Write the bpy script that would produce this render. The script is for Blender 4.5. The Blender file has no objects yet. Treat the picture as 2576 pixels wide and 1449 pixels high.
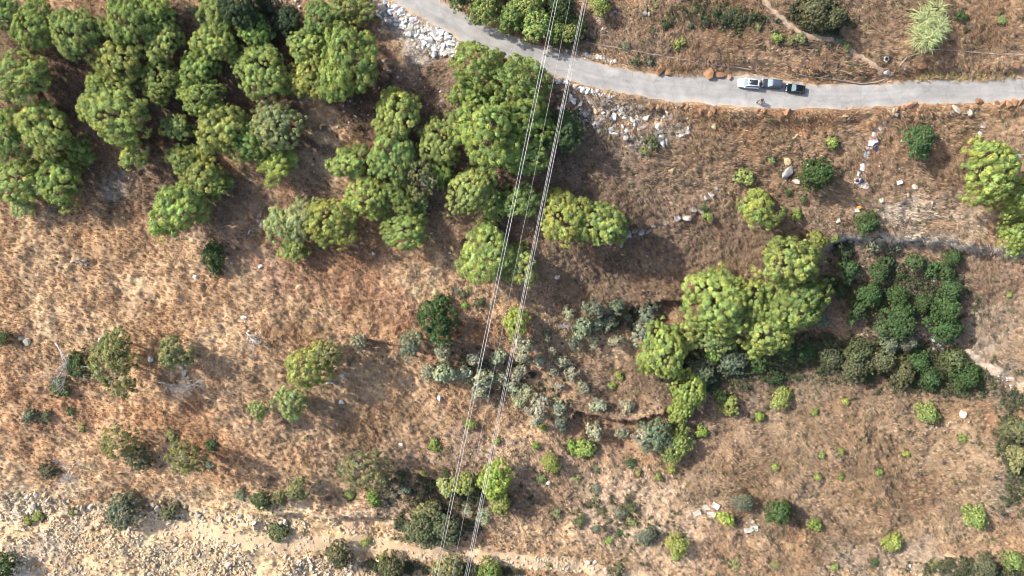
import bpy, bmesh, math, random
import numpy as np
from mathutils import Vector, Matrix, noise as mnoise
R = math.radians
random.seed(7); rng = np.random.default_rng(7)
sc = bpy.context.scene
col = sc.collection

# ------------------------------------------------------------------ camera, sky, sun, exposure
CAM_H = 146.0
SPX = 219.0 / 2576.0          # metres per picture unit on the road's level (2576 units across the picture)
cam = bpy.data.cameras.new('camera'); cam.lens = 24.0; cam.sensor_width = 36.0
cam.clip_start = 1.0; cam.clip_end = 3000.0
co = bpy.data.objects.new('camera', cam); col.objects.link(co)
co.location = (0, 0, CAM_H); co.rotation_euler = (0, 0, 0)
sc.camera = co
SUN_AZ, SUN_EL = R(-24), R(36)      # the way the light travels over the ground, and the sun's height
w = bpy.data.worlds.new('World'); sc.world = w; w.use_nodes = True
nt = w.node_tree; bg = nt.nodes['Background']
sky = nt.nodes.new('ShaderNodeTexSky'); sky.sky_type = 'NISHITA'; sky.sun_disc = False
sky.sun_elevation = SUN_EL; sky.sun_rotation = math.atan2(-math.cos(SUN_AZ), -math.sin(SUN_AZ))
sky.dust_density = 3.0
nt.links.new(sky.outputs[0], bg.inputs[0]); bg.inputs[1].default_value = 0.145
sl = bpy.data.lights.new('sun', 'SUN'); sl.energy = 4.3; sl.angle = R(0.8); sl.color = (1.0, 0.94, 0.84)
so = bpy.data.objects.new('sun', sl); col.objects.link(so); so.location = (0, 0, 300)
ld = Vector((math.cos(SUN_AZ) * math.cos(SUN_EL), math.sin(SUN_AZ) * math.cos(SUN_EL), -math.sin(SUN_EL)))
so.rotation_euler = ld.to_track_quat('-Z', 'Y').to_euler()
sc.view_settings.view_transform = 'Standard'; sc.view_settings.look = 'None'
sc.cycles.filter_width = 1.1
sc.view_settings.exposure = 0.80; sc.view_settings.gamma = 1.0

# ------------------------------------------------------------------ numeric noise
_perm = rng.permutation(4096); _val = rng.random(4096)
def vnoise(x, y):
    xi = np.floor(x).astype(np.int64); yi = np.floor(y).astype(np.int64)
    fx = x - xi; fy = y - yi
    fx = fx * fx * (3 - 2 * fx); fy = fy * fy * (3 - 2 * fy)
    def h(a, b): return _val[(_perm[(a + 57 * b) & 4095] + b * 131) & 4095]
    a = h(xi, yi); b = h(xi + 1, yi); c = h(xi, yi + 1); d = h(xi + 1, yi + 1)
    return (a + (b - a) * fx) * (1 - fy) + (c + (d - c) * fx) * fy - 0.5
def fbm(x, y, o=4):
    s = 0.0; a = 1.0
    for k in range(o):
        s = s + a * vnoise(x * 2 ** k + 17.3 * k, y * 2 ** k - 9.1 * k); a *= 0.5
    return s
def sstep(a, b, t):
    t = np.clip((t - a) / (b - a), 0, 1); return t * t * (3 - 2 * t)

# ------------------------------------------------------------------ the lie of the land
ZS = 0.8
def unproj(X, Y, z): 
    k = SPX * (CAM_H - z) / CAM_H
    return (X - 1288) * k, -(Y - 724.5) * k
ctrl = [(-300,-300,6),(600,-300,7),(1300,-300,7),(1250,420,-5),(1400,640,-16),(1850,560,-19),(2000,-300,17),(2800,-300,19),(0,0,2),(400,0,1.5),(800,-40,1),(1040,0,0),(1150,60,0),
 (1400,170,0),(1700,225,0),(2000,240,0),(2300,235,0),(2600,228,0),(2900,220,0),(1250,0,2),(1500,60,3),(1700,0,6),(2000,60,5.5),(2300,60,6),(2600,60,6.5),
 (0,250,-5),(500,250,-5),(900,250,-4.5),(1200,300,-4),(1500,350,-5.5),(1800,350,-5),(2100,340,-4),(2500,340,-4),(2900,340,-4),
 (-300,500,-14),(0,500,-14),(400,500,-13),(800,500,-12),(1100,500,-11.5),(1400,500,-11.5),(1700,500,-13),(2050,500,-11),(2500,500,-10.5),(2900,500,-10),
 (-300,800,-23),(0,700,-20),(400,700,-19),(800,700,-18),(1200,700,-19.5),(1500,700,-24),(1750,700,-27),(2100,590,-16.5),(2300,590,-16),(2600,600,-16),
 (2100,680,-24),(2350,680,-23),(2600,680,-21.5),(2300,800,-28.5),(2600,800,-27),(2900,700,-20),
 (0,900,-26),(400,900,-25),(800,900,-25),(1100,900,-27),(1400,900,-32),(1700,900,-36),(2000,900,-36),(2300,930,-34),(2600,930,-30),
 (0,1100,-32),(500,1100,-32),(1000,1100,-34),(1500,1100,-39),(1800,1060,-41),(2200,1100,-38),(2600,1100,-33),(2900,1050,-28),
 (-300,1250,-38),(0,1250,-37.5),(500,1270,-38.5),(900,1320,-40),(1300,1320,-43),(1800,1280,-44),(2200,1280,-44),(2600,1280,-40),
 (0,1440,-39),(600,1440,-41),(1200,1420,-45),(1800,1440,-49),(2300,1440,-49),(2700,1440,-46),(0,1700,-46),(1288,1750,-56),(2600,1750,-60)]
cz = np.array([c[2] * ZS for c in ctrl]); cxy = np.array([unproj(c[0], c[1], c[2] * ZS) for c in ctrl])
def _tk(r2): return 0.5 * r2 * np.log(r2 + 1e-9)
def _d2(a, b): return ((a[:, None, :] - b[None, :, :]) ** 2).sum(-1)
n_ = len(cz); K = _tk(_d2(cxy, cxy)) + np.eye(n_) * 60.0
P_ = np.hstack([np.ones((n_, 1)), cxy]); A_ = np.block([[K, P_], [P_.T, np.zeros((3, 3))]])
wt = np.linalg.solve(A_, np.concatenate([cz, np.zeros(3)]))
gx0, gx1, gy0, gy1, gs = -260, 260, -190, 190, 4.0
_gx = np.arange(gx0, gx1 + gs, gs); _gy = np.arange(gy0, gy1 + gs, gs)
_GX, _GY = np.meshgrid(_gx, _gy); pts = np.stack([_GX.ravel(), _GY.ravel()], 1)
_GZ = (_tk(_d2(pts, cxy)) @ wt[:n_] + wt[n_] + pts @ wt[n_ + 1:]).reshape(_GX.shape)
_GZ = np.clip(_GZ, -62, 30)
def base_z(x, y):
    x = np.asarray(x, float); y = np.asarray(y, float)
    fx = np.clip((x - gx0) / gs, 0, len(_gx) - 1.001); fy = np.clip((y - gy0) / gs, 0, len(_gy) - 1.001)
    i = fx.astype(int); j = fy.astype(int); a = fx - i; b = fy - j
    return (_GZ[j, i] * (1 - a) + _GZ[j, i + 1] * a) * (1 - b) + (_GZ[j + 1, i] * (1 - a) + _GZ[j + 1, i + 1] * a) * b
# road edges (upper, lower) in picture units, the road lies on one level
r_up = [(880,-140),(960,-80),(1077,0),(1144,30),(1211,67),(1288,100),(1355,128),(1448,152),(1521,173),(1621,192),(1738,200),(1855,194),(1932,196),(1999,208),(2082,218),(2165,220),(2265,212),(2332,200),(2432,202),(2576,198),(2760,192),(2960,184)]
r_lo = [(790,-110),(890,-65),(1011,0),(1044,27),(1111,60),(1184,103),(1288,140),(1371,172),(1455,200),(1555,222),(1655,242),(1788,258),(1880,267),(1932,270),(2099,268),(2199,265),(2265,262),(2332,257),(2465,258),(2576,250),(2760,243),(2960,236)]
def arc(p, n):
    p = np.array(p, float); d = np.r_[0, np.cumsum(np.hypot(*np.diff(p, axis=0).T))]
    t = np.linspace(0, d[-1], n); return np.stack([np.interp(t, d, p[:, 0]), np.interp(t, d, p[:, 1])], 1)
def smooth(p, it=6):
    p = p.copy()
    for _ in range(it): p[1:-1] = 0.5 * p[1:-1] + 0.25 * (p[:-2] + p[2:])
    return p
NR = 420
ru = smooth(arc(r_up, NR)); rl = smooth(arc(r_lo, NR))
RU = np.stack(unproj(ru[:, 0], ru[:, 1], 0.0), 1); RL = np.stack(unproj(rl[:, 0], rl[:, 1], 0.0), 1)
RM = (RU + RL) / 2; RW = np.hypot(*(RU - RL).T) / 2
def seg_dist(x, y, line, step=1):
    x = np.asarray(x, float).ravel(); y = np.asarray(y, float).ravel()
    best = np.full(x.shape, 1e9); idx = np.zeros(x.shape, int)
    L = line[::step]
    for k in range(0, len(L)):
        d = (x - L[k, 0]) ** 2 + (y - L[k, 1]) ** 2
        m = d < best; best[m] = d[m]; idx[m] = k * step
    return np.sqrt(best), idx
def road_dist(x, y):
    d, i = seg_dist(x, y, RM, 3)
    return (d - RW[i])            # negative inside the road
track_px = [(300,1322),(420,1326),(520,1338),(610,1356),(700,1372),(830,1366),(930,1372),(1020,1388),(1120,1400),(1230,1405),(1330,1412),(1450,1428),(1560,1450),(1680,1480)]
bank_px = [(2425,880),(2450,900),(2480,922),(2520,945),(2560,965),(2620,985)]
path_px = [(1905,-60),(1925,0),(1945,25),(1985,60),(2020,85),(2050,94),(2090,97),(2125,112),(2160,138),(2195,160),(2222,182)]
path2_px = [(1932,38),(1965,52),(1990,62)]
def line_world(px, n=160):
    p = smooth(arc(px, n), 8); z = np.zeros(len(p))
    for _ in range(4):
        x, y = unproj(p[:, 0], p[:, 1], z); z = base_z(x, y)
    return np.stack([x, y], 1)
TRK = line_world(track_px); PTH = line_world(path_px); PTH2 = line_world(path2_px, 40); BNK = line_world(bank_px, 60)
ledge = line_world([(2020,650),(2095,610),(2150,600),(2200,598),(2260,606),(2300,600),(2360,603),(2400,618),(2460,620),(2520,626),(2600,634),(2700,640)], 200)
terr = [line_world(p, 120) for p in (
  [(1440,815),(1520,790),(1600,770),(1650,757),(1730,750),(1800,730)],
  [(1640,850),(1690,830),(1750,800),(1800,770)],
  [(860,840),(960,860),(1050,880),(1140,900),(1220,930),(1290,955)],
  [(1180,862),(1250,885),(1330,910),(1400,935)],
  [(1390,1080),(1450,1030),(1520,1050),(1600,1055),(1650,1038),(1700,1012)],
  [(1440,1060),(1480,1075),(1560,1105),(1620,1120)],
  [(640,1290),(760,1290),(830,1305),(900,1300),(980,1310)])]
terr_h = [3.6, 3.4, 2.6, 2.4, 3.6, 2.2, 3.0]
def signed(x, y, L, step=1):
    d, i = seg_dist(x, y, L, step); i0 = np.clip(i, 1, len(L) - 2)
    t = L[i0 + 1] - L[i0 - 1]; t = t / (np.hypot(*t.T)[:, None] + 1e-9)
    s = t[:, 0] * (y - L[i0, 1]) - t[:, 1] * (x - L[i0, 0])
    e = np.minimum(i, len(L) - 1 - i) / len(L)
    return s, d, np.clip(e * 8, 0, 1)
def ground_z(x, y, detail=True):
    shp = np.shape(x); x = np.asarray(x, float).ravel(); y = np.asarray(y, float).ravel()
    z = base_z(x, y)
    und = fbm(x / 22, y / 22, 3) * 2.4
    rd = road_dist(x, y)
    k = sstep(1.0, 14.0, rd)
    z = z + und * k
    a_ = (x + y) * 0.7071; b_ = (x - y) * 0.7071      # small rills running down to the lower right
    z = z + fbm(a_ / 2.6, b_ / 9.0, 3) * 1.3 * sstep(-5, -35, y) * sstep(-20, 20, x) * k
    if detail:
        b1 = fbm(x / 3.2, y / 3.2, 3) * 0.75
        b2 = fbm((x * 0.85 - y * 0.53) / 1.25 + 40, (x * 0.53 + y * 0.85) / 0.62, 2) * 0.62
        td, _ = seg_dist(x, y, TRK, 2); pd, _ = seg_dist(x, y, PTH, 2)
        q = sstep(0.4, 2.5, rd) * (0.25 + 0.75 * sstep(0.8, 3, td)) * (0.3 + 0.7 * sstep(0.3, 1.2, pd))
        z = z + (b1 + b2) * q
    # cut ledges: ground on the lower side drops
    s, d, e = signed(x, y, ledge, 2)
    wob = fbm(x / 2.5 + 9, y / 2.5, 2) * 1.6
    inr = np.exp(-(d / 14.0) ** 2) * e
    z = z + inr * (3.2 * (sstep(-0.9, 0.7, s + wob) - 0.5))
    for L, hh in zip(terr, terr_h):
        s, d, e = signed(x, y, L, 2); inr = np.exp(-(d / 5.0) ** 2) * e
        z = z + inr * hh * (sstep(-0.22, 0.22, s + fbm(x / 2.5, y / 2.5, 2) * 0.5) - 0.5)
    # level the road bed
    rb = sstep(0.2, 3.0, rd); z = z * rb + (-0.06) * (1 - rb)
    return z.reshape(shp)
_LUT = {}
def gz(x, y):
    """ground height read off the finished ground mesh's own grid"""
    x = np.asarray(x, float); y = np.asarray(y, float); A, B, Z = _LUT['g']
    i = np.clip(np.searchsorted(A, x) - 1, 0, len(A) - 2); j = np.clip(np.searchsorted(B, y) - 1, 0, len(B) - 2)
    a = (x - A[i]) / (A[i + 1] - A[i]); b = (y - B[j]) / (B[j + 1] - B[j])
    return (Z[j, i] * (1 - a) + Z[j, i + 1] * a) * (1 - b) + (Z[j + 1, i] * (1 - a) + Z[j + 1, i + 1] * a) * b
def proj(x, y, z):
    k = SPX * (CAM_H - z) / CAM_H
    return 1288 + x / k, 724.5 - y / k
def place(X, Y, h=0.0):
    """ground point under a thing whose height-h point is seen at picture position X, Y"""
    z = 0.0
    for _ in range(12):
        x, y = unproj(X, Y, z + h); z = 0.5 * z + 0.5 * float(gz(x, y))
    return x, y, z
def place_many(X, Y):
    z = np.zeros(len(X))
    for _ in range(7):
        x, y = unproj(X, Y, z); z = 0.5 * z + 0.5 * gz(x, y)
    return x, y, gz(x, y)

# ------------------------------------------------------------------ materials
def mat(name, rough=0.8, metallic=0.0):
    m = bpy.data.materials.new(name); m.use_nodes = True
    b = m.node_tree.nodes['Principled BSDF']; b.inputs['Roughness'].default_value = rough; b.inputs['Metallic'].default_value = metallic
    b.inputs['Specular IOR Level'].default_value = 0.25
    return m, m.node_tree, b
def N(nt, t, **kw):
    n = nt.nodes.new(t)
    for k, v in kw.items(): setattr(n, k, v)
    return n
def noise_ramp(nt, scale, detail, lo, hi, clo, chi, coord='Object', rough=0.6, dist=0.0):
    tc = N(nt, 'ShaderNodeTexCoord'); nz = N(nt, 'ShaderNodeTexNoise')
    nz.inputs['Scale'].default_value = scale; nz.inputs['Detail'].default_value = detail; nz.inputs['Roughness'].default_value = rough; nz.inputs['Distortion'].default_value = dist
    nt.links.new(tc.outputs[coord], nz.inputs['Vector'])
    rp = N(nt, 'ShaderNodeValToRGB'); rp.color_ramp.elements[0].position = lo; rp.color_ramp.elements[1].position = hi
    rp.color_ramp.elements[0].color = (*clo, 1); rp.color_ramp.elements[1].color = (*chi, 1)
    nt.links.new(nz.outputs['Fac'], rp.inputs[0]); return rp.outputs[0], nz
def mul(nt, a, b, fac=1.0, mode='MULTIPLY'):
    m = N(nt, 'ShaderNodeMix'); m.data_type = 'RGBA'; m.blend_type = mode; m.inputs[0].default_value = fac
    nt.links.new(a, m.inputs[6]); nt.links.new(b, m.inputs[7]); return m.outputs[2]
def solid(name, c, rough=0.6, metallic=0.0, var=0.12, scale=6.0, spec=0.3):
    m, nt, b = mat(name, rough, metallic); b.inputs['Specular IOR Level'].default_value = spec
    o, _ = noise_ramp(nt, scale, 4, 0.3, 0.7, tuple(max(0, v * (1 - var)) for v in c), tuple(min(1, v * (1 + var)) for v in c))
    nt.links.new(o, b.inputs['Base Color']); return m
M = {}
# ground: colour attribute (soil, with some painted shade) times fine procedural variation
m, nt, b = mat('dry_ground', 0.95)
at = N(nt, 'ShaderNodeAttribute'); at.attribute_name = 'Col'
o1, z1 = noise_ramp(nt, 1.1, 8, 0.3, 0.7, (0.62, 0.6, 0.58), (1.32, 1.3, 1.28), rough=0.75)
o2, _ = noise_ramp(nt, 6.0, 5, 0.35, 0.68, (0.72, 0.70, 0.68), (1.22, 1.22, 1.2), rough=0.8)
nt.links.new(mul(nt, mul(nt, at.outputs[0], o1), o2), b.inputs['Base Color'])
bp = N(nt, 'ShaderNodeBump'); bp.inputs['Strength'].default_value = 0.8; bp.inputs['Distance'].default_value = 0.25
nt.links.new(z1.outputs['Fac'], bp.inputs['Height']); nt.links.new(bp.outputs[0], b.inputs['Normal']); M['ground'] = m
m, nt, b = mat('dry_grass', 0.9)
at = N(nt, 'ShaderNodeAttribute'); at.attribute_name = 'Col'
tr = N(nt, 'ShaderNodeBsdfTranslucent'); ms = N(nt, 'ShaderNodeMixShader'); ms.inputs[0].default_value = 0.25
nt.links.new(at.outputs[0], b.inputs['Base Color']); nt.links.new(at.outputs[0], tr.inputs[0])
nt.links.new(b.outputs[0], ms.inputs[1]); nt.links.new(tr.outputs[0], ms.inputs[2])
nt.links.new(ms.outputs[0], nt.nodes['Material Output'].inputs[0]); M['grass'] = m
# foliage: object colour times clumpy variation
def foliage(name, transl=0.3, sc=0.9):
    m, nt, b = mat(name, 0.75)
    oi = N(nt, 'ShaderNodeObjectInfo'); o, nz = noise_ramp(nt, sc, 4, 0.32, 0.7, (0.62, 0.68, 0.7), (1.4, 1.32, 1.15), rough=0.7)
    at = N(nt, 'ShaderNodeAttribute'); at.attribute_name = 'Col'
    c = mul(nt, mul(nt, oi.outputs['Color'], o), at.outputs[0])
    tr = N(nt, 'ShaderNodeBsdfTranslucent'); ms = N(nt, 'ShaderNodeMixShader'); ms.inputs[0].default_value = transl
    nt.links.new(c, b.inputs['Base Color']); nt.links.new(c, tr.inputs[0])
    nt.links.new(b.outputs[0], ms.inputs[1]); nt.links.new(tr.outputs[0], ms.inputs[2])
    nt.links.new(ms.outputs[0], nt.nodes['Material Output'].inputs[0]); return m
M['needles'] = foliage('pine_needles', 0.3); M['leaves'] = foliage('leaves', 0.28, 1.4)
def objcol(name, rough, lo=0.7, hi=1.25, scale=2.0, spec=0.2, dark=(1, 1, 1)):
    m, nt, b = mat(name, rough); b.inputs['Specular IOR Level'].default_value = spec
    oi = N(nt, 'ShaderNodeObjectInfo'); o, nz = noise_ramp(nt, scale, 6, 0.3, 0.7, (lo, lo, lo), (hi, hi, hi), rough=0.7)
    nt.links.new(mul(nt, oi.outputs['Color'], o), b.inputs['Base Color'])
    bp = N(nt, 'ShaderNodeBump'); bp.inputs['Strength'].default_value = 0.5; bp.inputs['Distance'].default_value = 0.1
    nt.links.new(nz.outputs['Fac'], bp.inputs['Height']); nt.links.new(bp.outputs[0], b.inputs['Normal']); return m
M['rock'] = objcol('weathered_rock', 0.9, 0.58, 1.2, 1.6); M['litter'] = objcol('litter_surface', 0.6, 0.8, 1.15, 5)
m, nt, b = mat('rubble_stone', 0.92); at = N(nt, 'ShaderNodeAttribute'); at.attribute_name = 'Col'
o1, z1 = noise_ramp(nt, 3.0, 5, 0.3, 0.7, (0.8, 0.8, 0.8), (1.2, 1.2, 1.2)); nt.links.new(mul(nt, at.outputs[0], o1), b.inputs['Base Color']); M['rubble'] = m
M['bark'] = solid('bark', (0.16, 0.13, 0.11), 0.9, var=0.35, scale=4)
M['deadwood'] = solid('bleached_dead_wood', (0.46, 0.43, 0.41), 0.85, var=0.3, scale=3)
M['cable'] = solid('aluminium_cable', (0.60, 0.60, 0.61), 0.5, 0.2, 0.35, 0.15)
M['pipe'] = solid('dull_plastic_pipe', (0.30, 0.27, 0.25), 0.7, var=0.25, scale=1)
# road
m, nt, b = mat('worn_asphalt', 0.9)
o1, z1 = noise_ramp(nt, 0.35, 6, 0.3, 0.72, (0.27, 0.262, 0.255), (0.375, 0.365, 0.35), rough=0.65, dist=0.4)
o2, z2 = noise_ramp(nt, 9.0, 6, 0.3, 0.7, (0.86, 0.86, 0.86), (1.1, 1.1, 1.1), rough=0.8)
at = N(nt, 'ShaderNodeAttribute'); at.attribute_name = 'Col'
vo = N(nt, 'ShaderNodeTexVoronoi'); vo.feature = 'DISTANCE_TO_EDGE'; vo.inputs['Scale'].default_value = 0.22
tc = N(nt, 'ShaderNodeTexCoord'); wn = N(nt, 'ShaderNodeTexNoise'); wn.inputs['Scale'].default_value = 0.8; wn.inputs['Detail'].default_value = 5
mv = N(nt, 'ShaderNodeMix'); mv.data_type = 'RGBA'; mv.blend_type = 'ADD'; mv.inputs[0].default_value = 1.6
nt.links.new(tc.outputs['Object'], wn.inputs['Vector']); nt.links.new(tc.outputs['Object'], mv.inputs[6]); nt.links.new(wn.outputs['Color'], mv.inputs[7]); nt.links.new(mv.outputs[2], vo.inputs['Vector'])
rp = N(nt, 'ShaderNodeValToRGB'); rp.color_ramp.elements[0].position = 0.0; rp.color_ramp.elements[1].position = 0.012
rp.color_ramp.elements[0].color = (0.72, 0.72, 0.72, 1); rp.color_ramp.elements[1].color = (1, 1, 1, 1); nt.links.new(vo.outputs['Distance'], rp.inputs[0])
nt.links.new(mul(nt, mul(nt, mul(nt, o1, o2), at.outputs[0]), rp.outputs[0]), b.inputs['Base Color']); M['road'] = m
m, nt, b = mat('trodden_earth', 0.95)
o1, z1 = noise_ramp(nt, 1.3, 7, 0.3, 0.7, (0.32, 0.23, 0.155), (0.50, 0.39, 0.28), rough=0.75); nt.links.new(o1, b.inputs['Base Color']); M['path'] = m
m, nt, b = mat('sandy_track', 0.95)
o1, z1 = noise_ramp(nt, 0.8, 8, 0.3, 0.7, (0.42, 0.28, 0.16), (0.60, 0.46, 0.31), rough=0.8); nt.links.new(o1, b.inputs['Base Color']); M['track'] = m

m, nt, b = mat('pale_bank_earth', 0.95)
o1, z1 = noise_ramp(nt, 1.0, 8, 0.3, 0.7, (0.28, 0.21, 0.155), (0.50, 0.42, 0.33), rough=0.8); nt.links.new(o1, b.inputs['Base Color']); M['pale'] = m
# ------------------------------------------------------------------ object helpers
def tag(o, label=None, cat=None, group=None, kind=None):
    if label: o['label'] = label
    if cat: o['category'] = cat
    if group: o['group'] = group
    if kind: o['kind'] = kind
    return o
def empty(name, loc=(0, 0, 0), rz=0.0):
    o = bpy.data.objects.new(name, None); o.location = loc; o.rotation_euler = (0, 0, rz); o.empty_display_size = 0.3
    col.objects.link(o); return o
def link(name, me, parent=None, color=None):
    o = bpy.data.objects.new(name, me); col.objects.link(o)
    if parent: o.parent = parent
    if color: o.color = (*color, 1)
    return o
def mesh_np(name, V, F, material, vcol=None, smooth_=False):
    V = np.asarray(V, np.float32); F = np.asarray(F, np.int32)
    me = bpy.data.meshes.new(name); k = F.shape[1]
    me.vertices.add(len(V)); me.vertices.foreach_set('co', V.ravel())
    me.loops.add(F.size); me.loops.foreach_set('vertex_index', F.ravel())
    me.polygons.add(len(F)); me.polygons.foreach_set('loop_start', np.arange(len(F), dtype=np.int32) * k)
    me.polygons.foreach_set('loop_total', np.full(len(F), k, np.int32))
    me.polygons.foreach_set('use_smooth', np.full(len(F), smooth_, bool))
    if vcol is not None:
        a = me.color_attributes.new('Col', 'FLOAT_COLOR', 'POINT')
        c = np.ones((len(V), 4), np.float32); c[:, :3] = vcol; a.data.foreach_set('color', c.ravel())
    me.materials.append(material); me.update(calc_edges=True); return me
class MB:
    def __init__(s): s.v = []; s.f = []
    def tube(s, p, r, n=6, cap=True):
        p = [Vector(q) for q in p]; r = list(r) if hasattr(r, '__len__') else [r] * len(p); b0 = len(s.v)
        up = Vector((0, 0, 1)); prev = None
        for i, q in enumerate(p):
            t = (p[min(i + 1, len(p) - 1)] - p[max(i - 1, 0)]).normalized()
            a = prev if prev else (up if abs(t.z) < 0.9 else Vector((1, 0, 0)))
            a = (a - t * a.dot(t)).normalized(); prev = a; c = t.cross(a)
            for k in range(n):
                th = 2 * math.pi * k / n; s.v.append(q + (a * math.cos(th) + c * math.sin(th)) * r[i])
        for i in range(len(p) - 1):
            for k in range(n):
                a = b0 + i * n + k; b = b0 + i * n + (k + 1) % n; s.f.append((a, b, b + n, a + n))
        if cap:
            s.f.append(tuple(b0 + k for k in range(n))[::-1]); e = b0 + (len(p) - 1) * n; s.f.append(tuple(e + k for k in range(n)))
        return s
    def quad(s, *q):
        b = len(s.v); s.v += [Vector(x) for x in q]; s.f.append(tuple(range(b, b + len(q)))); return s
    def box(s, c, d, rz=0.0):
        b = len(s.v); cs, sn = math.cos(rz), math.sin(rz)
        for z in (-1, 1):
            for x, y in ((-1, -1), (1, -1), (1, 1), (-1, 1)):
                X, Y = x * d[0] / 2, y * d[1] / 2
                s.v.append(Vector((c[0] + X * cs - Y * sn, c[1] + X * sn + Y * cs, c[2] + z * d[2] / 2)))
        s.f += [(b + 3, b + 2, b + 1, b), (b + 4, b + 5, b + 6, b + 7), (b, b + 1, b + 5, b + 4), (b + 1, b + 2, b + 6, b + 5), (b + 2, b + 3, b + 7, b + 6), (b + 3, b, b + 4, b + 7)]
        return s
    def ell(s, c, r, n=8, m=6):
        b = len(s.v)
        s.v.append(Vector((c[0], c[1], c[2] - r[2])))
        for i in range(1, m):
            ph = math.pi * i / m - math.pi / 2
            for k in range(n):
                th = 2 * math.pi * k / n
                s.v.append(Vector((c[0] + r[0] * math.cos(ph) * math.cos(th), c[1] + r[1] * math.cos(ph) * math.sin(th), c[2] + r[2] * math.sin(ph))))
        s.v.append(Vector((c[0], c[1], c[2] + r[2]))); e = len(s.v) - 1
        for k in range(n): s.f.append((b, b + 1 + (k + 1) % n, b + 1 + k))
        for i in range(m - 2):
            for k in range(n):
                a = b + 1 + i * n + k; d = b + 1 + i * n + (k + 1) % n; s.f.append((a, d, d + n, a + n))
        for k in range(n): s.f.append((b + 1 + (m - 2) * n + k, b + 1 + (m - 2) * n + (k + 1) % n, e))
        return s
    def me(s, name, m, smooth_=True):
        me = bpy.data.meshes.new(name); me.from_pydata([tuple(v) for v in s.v], [], s.f); me.materials.append(m)
        me.polygons.foreach_set('use_smooth', [smooth_] * len(me.polygons)); me.update(); return me
    def build(s, name, m, parent=None, smooth_=True, color=None): return link(name, s.me(name, m, smooth_), parent, color)

# ------------------------------------------------------------------ ground colour: soil, cover and some painted shade, in patches
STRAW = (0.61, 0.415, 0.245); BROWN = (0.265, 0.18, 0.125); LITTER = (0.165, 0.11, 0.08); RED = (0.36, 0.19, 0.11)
SAND = (0.57, 0.415, 0.24); GREY = (0.34, 0.31, 0.28); DSTRAW = (0.39, 0.265, 0.165); PALE = (0.62, 0.52, 0.42); OLIVE = (0.26, 0.21, 0.11)
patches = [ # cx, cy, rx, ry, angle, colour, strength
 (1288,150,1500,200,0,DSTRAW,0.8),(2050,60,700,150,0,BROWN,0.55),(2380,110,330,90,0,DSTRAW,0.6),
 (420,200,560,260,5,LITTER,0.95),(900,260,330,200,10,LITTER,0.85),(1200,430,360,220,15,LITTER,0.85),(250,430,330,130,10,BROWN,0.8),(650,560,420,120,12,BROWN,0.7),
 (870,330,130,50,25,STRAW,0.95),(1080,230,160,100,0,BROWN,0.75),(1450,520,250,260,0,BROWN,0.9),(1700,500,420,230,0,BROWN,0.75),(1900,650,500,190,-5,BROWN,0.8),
 (2150,430,500,160,0,DSTRAW,0.6),(2250,420,380,120,0,BROWN,0.5),(2400,560,260,45,3,PALE,0.55),(2300,760,330,170,0,(0.31,0.225,0.17),0.85),(2480,880,160,130,0,(0.42,0.33,0.25),0.8),(2490,940,90,45,40,PALE,0.75),
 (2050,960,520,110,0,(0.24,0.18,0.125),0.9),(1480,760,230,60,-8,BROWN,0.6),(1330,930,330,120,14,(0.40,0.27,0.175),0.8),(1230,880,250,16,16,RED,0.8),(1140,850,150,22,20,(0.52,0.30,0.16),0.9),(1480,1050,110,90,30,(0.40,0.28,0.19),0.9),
 (1690,800,70,28,-22,RED,0.8),(1630,1000,240,50,-5,(0.29,0.21,0.155),0.7),(1350,905,140,12,20,(0.56,0.37,0.22),0.9),
 (900,720,420,50,18,(0.50,0.29,0.17),0.7),(300,1050,420,60,12,(0.52,0.30,0.16),0.6),(80,1120,200,45,18,(0.56,0.34,0.18),0.8),(900,1080,450,130,15,(0.40,0.27,0.16),0.75),
 (1150,1230,420,90,10,(0.36,0.26,0.18),0.7),(1250,1130,260,25,10,(0.46,0.33,0.24),0.7),(1000,1320,110,45,0,(0.40,0.29,0.2),0.8),
 (120,1270,330,45,4,(0.56,0.45,0.32),0.9),(500,1275,420,38,5,(0.56,0.44,0.30),0.85),(300,1400,520,110,0,SAND,1.0),(700,1330,330,60,8,SAND,0.95),(760,1385,280,40,5,SAND,0.9),(1180,1410,500,22,4,(0.60,0.43,0.27),0.95),(500,1410,130,42,0,(0.30,0.245,0.175),0.8),(820,1425,90,22,0,(0.32,0.26,0.19),0.7),(330,1300,120,30,0,(0.33,0.26,0.18),0.6),(180,1420,60,20,0,(0.25,0.19,0.14),0.6),  # dark patches at the stone heaps paint the shaded gaps between blocks
 (60,1410,120,50,0,(0.54,0.46,0.38),0.7),(1420,1435,260,22,5,(0.62,0.44,0.26),0.9),(1950,1080,340,130,15,(0.27,0.185,0.125),0.85),(2150,1200,520,260,0,(0.37,0.26,0.165),0.75),(2050,1330,260,50,35,(0.25,0.175,0.12),0.6),(2300,1250,240,40,35,(0.27,0.19,0.13),0.6),(1780,1220,180,40,40,(0.27,0.19,0.13),0.6),(2550,1150,70,260,0,(0.25,0.2,0.16),0.8),  # dark ellipse and slanting dark streaks: slope shade put into the ground colour
 (2300,1430,420,40,3,(0.40,0.31,0.23),0.8),(1600,1300,330,150,25,(0.56,0.40,0.27),0.8),
 (640,15,90,25,0,PALE,0.6),(1060,80,110,45,32,(0.5,0.47,0.43),0.6),(1540,110,60,14,20,GREY,0.4),(1560,290,170,50,8,(0.33,0.275,0.225),0.85),(310,450,50,35,20,GREY,0.6),(1530,120,330,22,7,BROWN,0.8),
 (1180,1290,330,30,3,(0.44,0.31,0.21),0.5),(2220,205,420,18,0,(0.37,0.22,0.13),0.7),(2000,285,700,22,0,(0.46,0.26,0.14),0.75),(1420,180,200,14,14,(0.52,0.32,0.17),0.7)]
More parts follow.
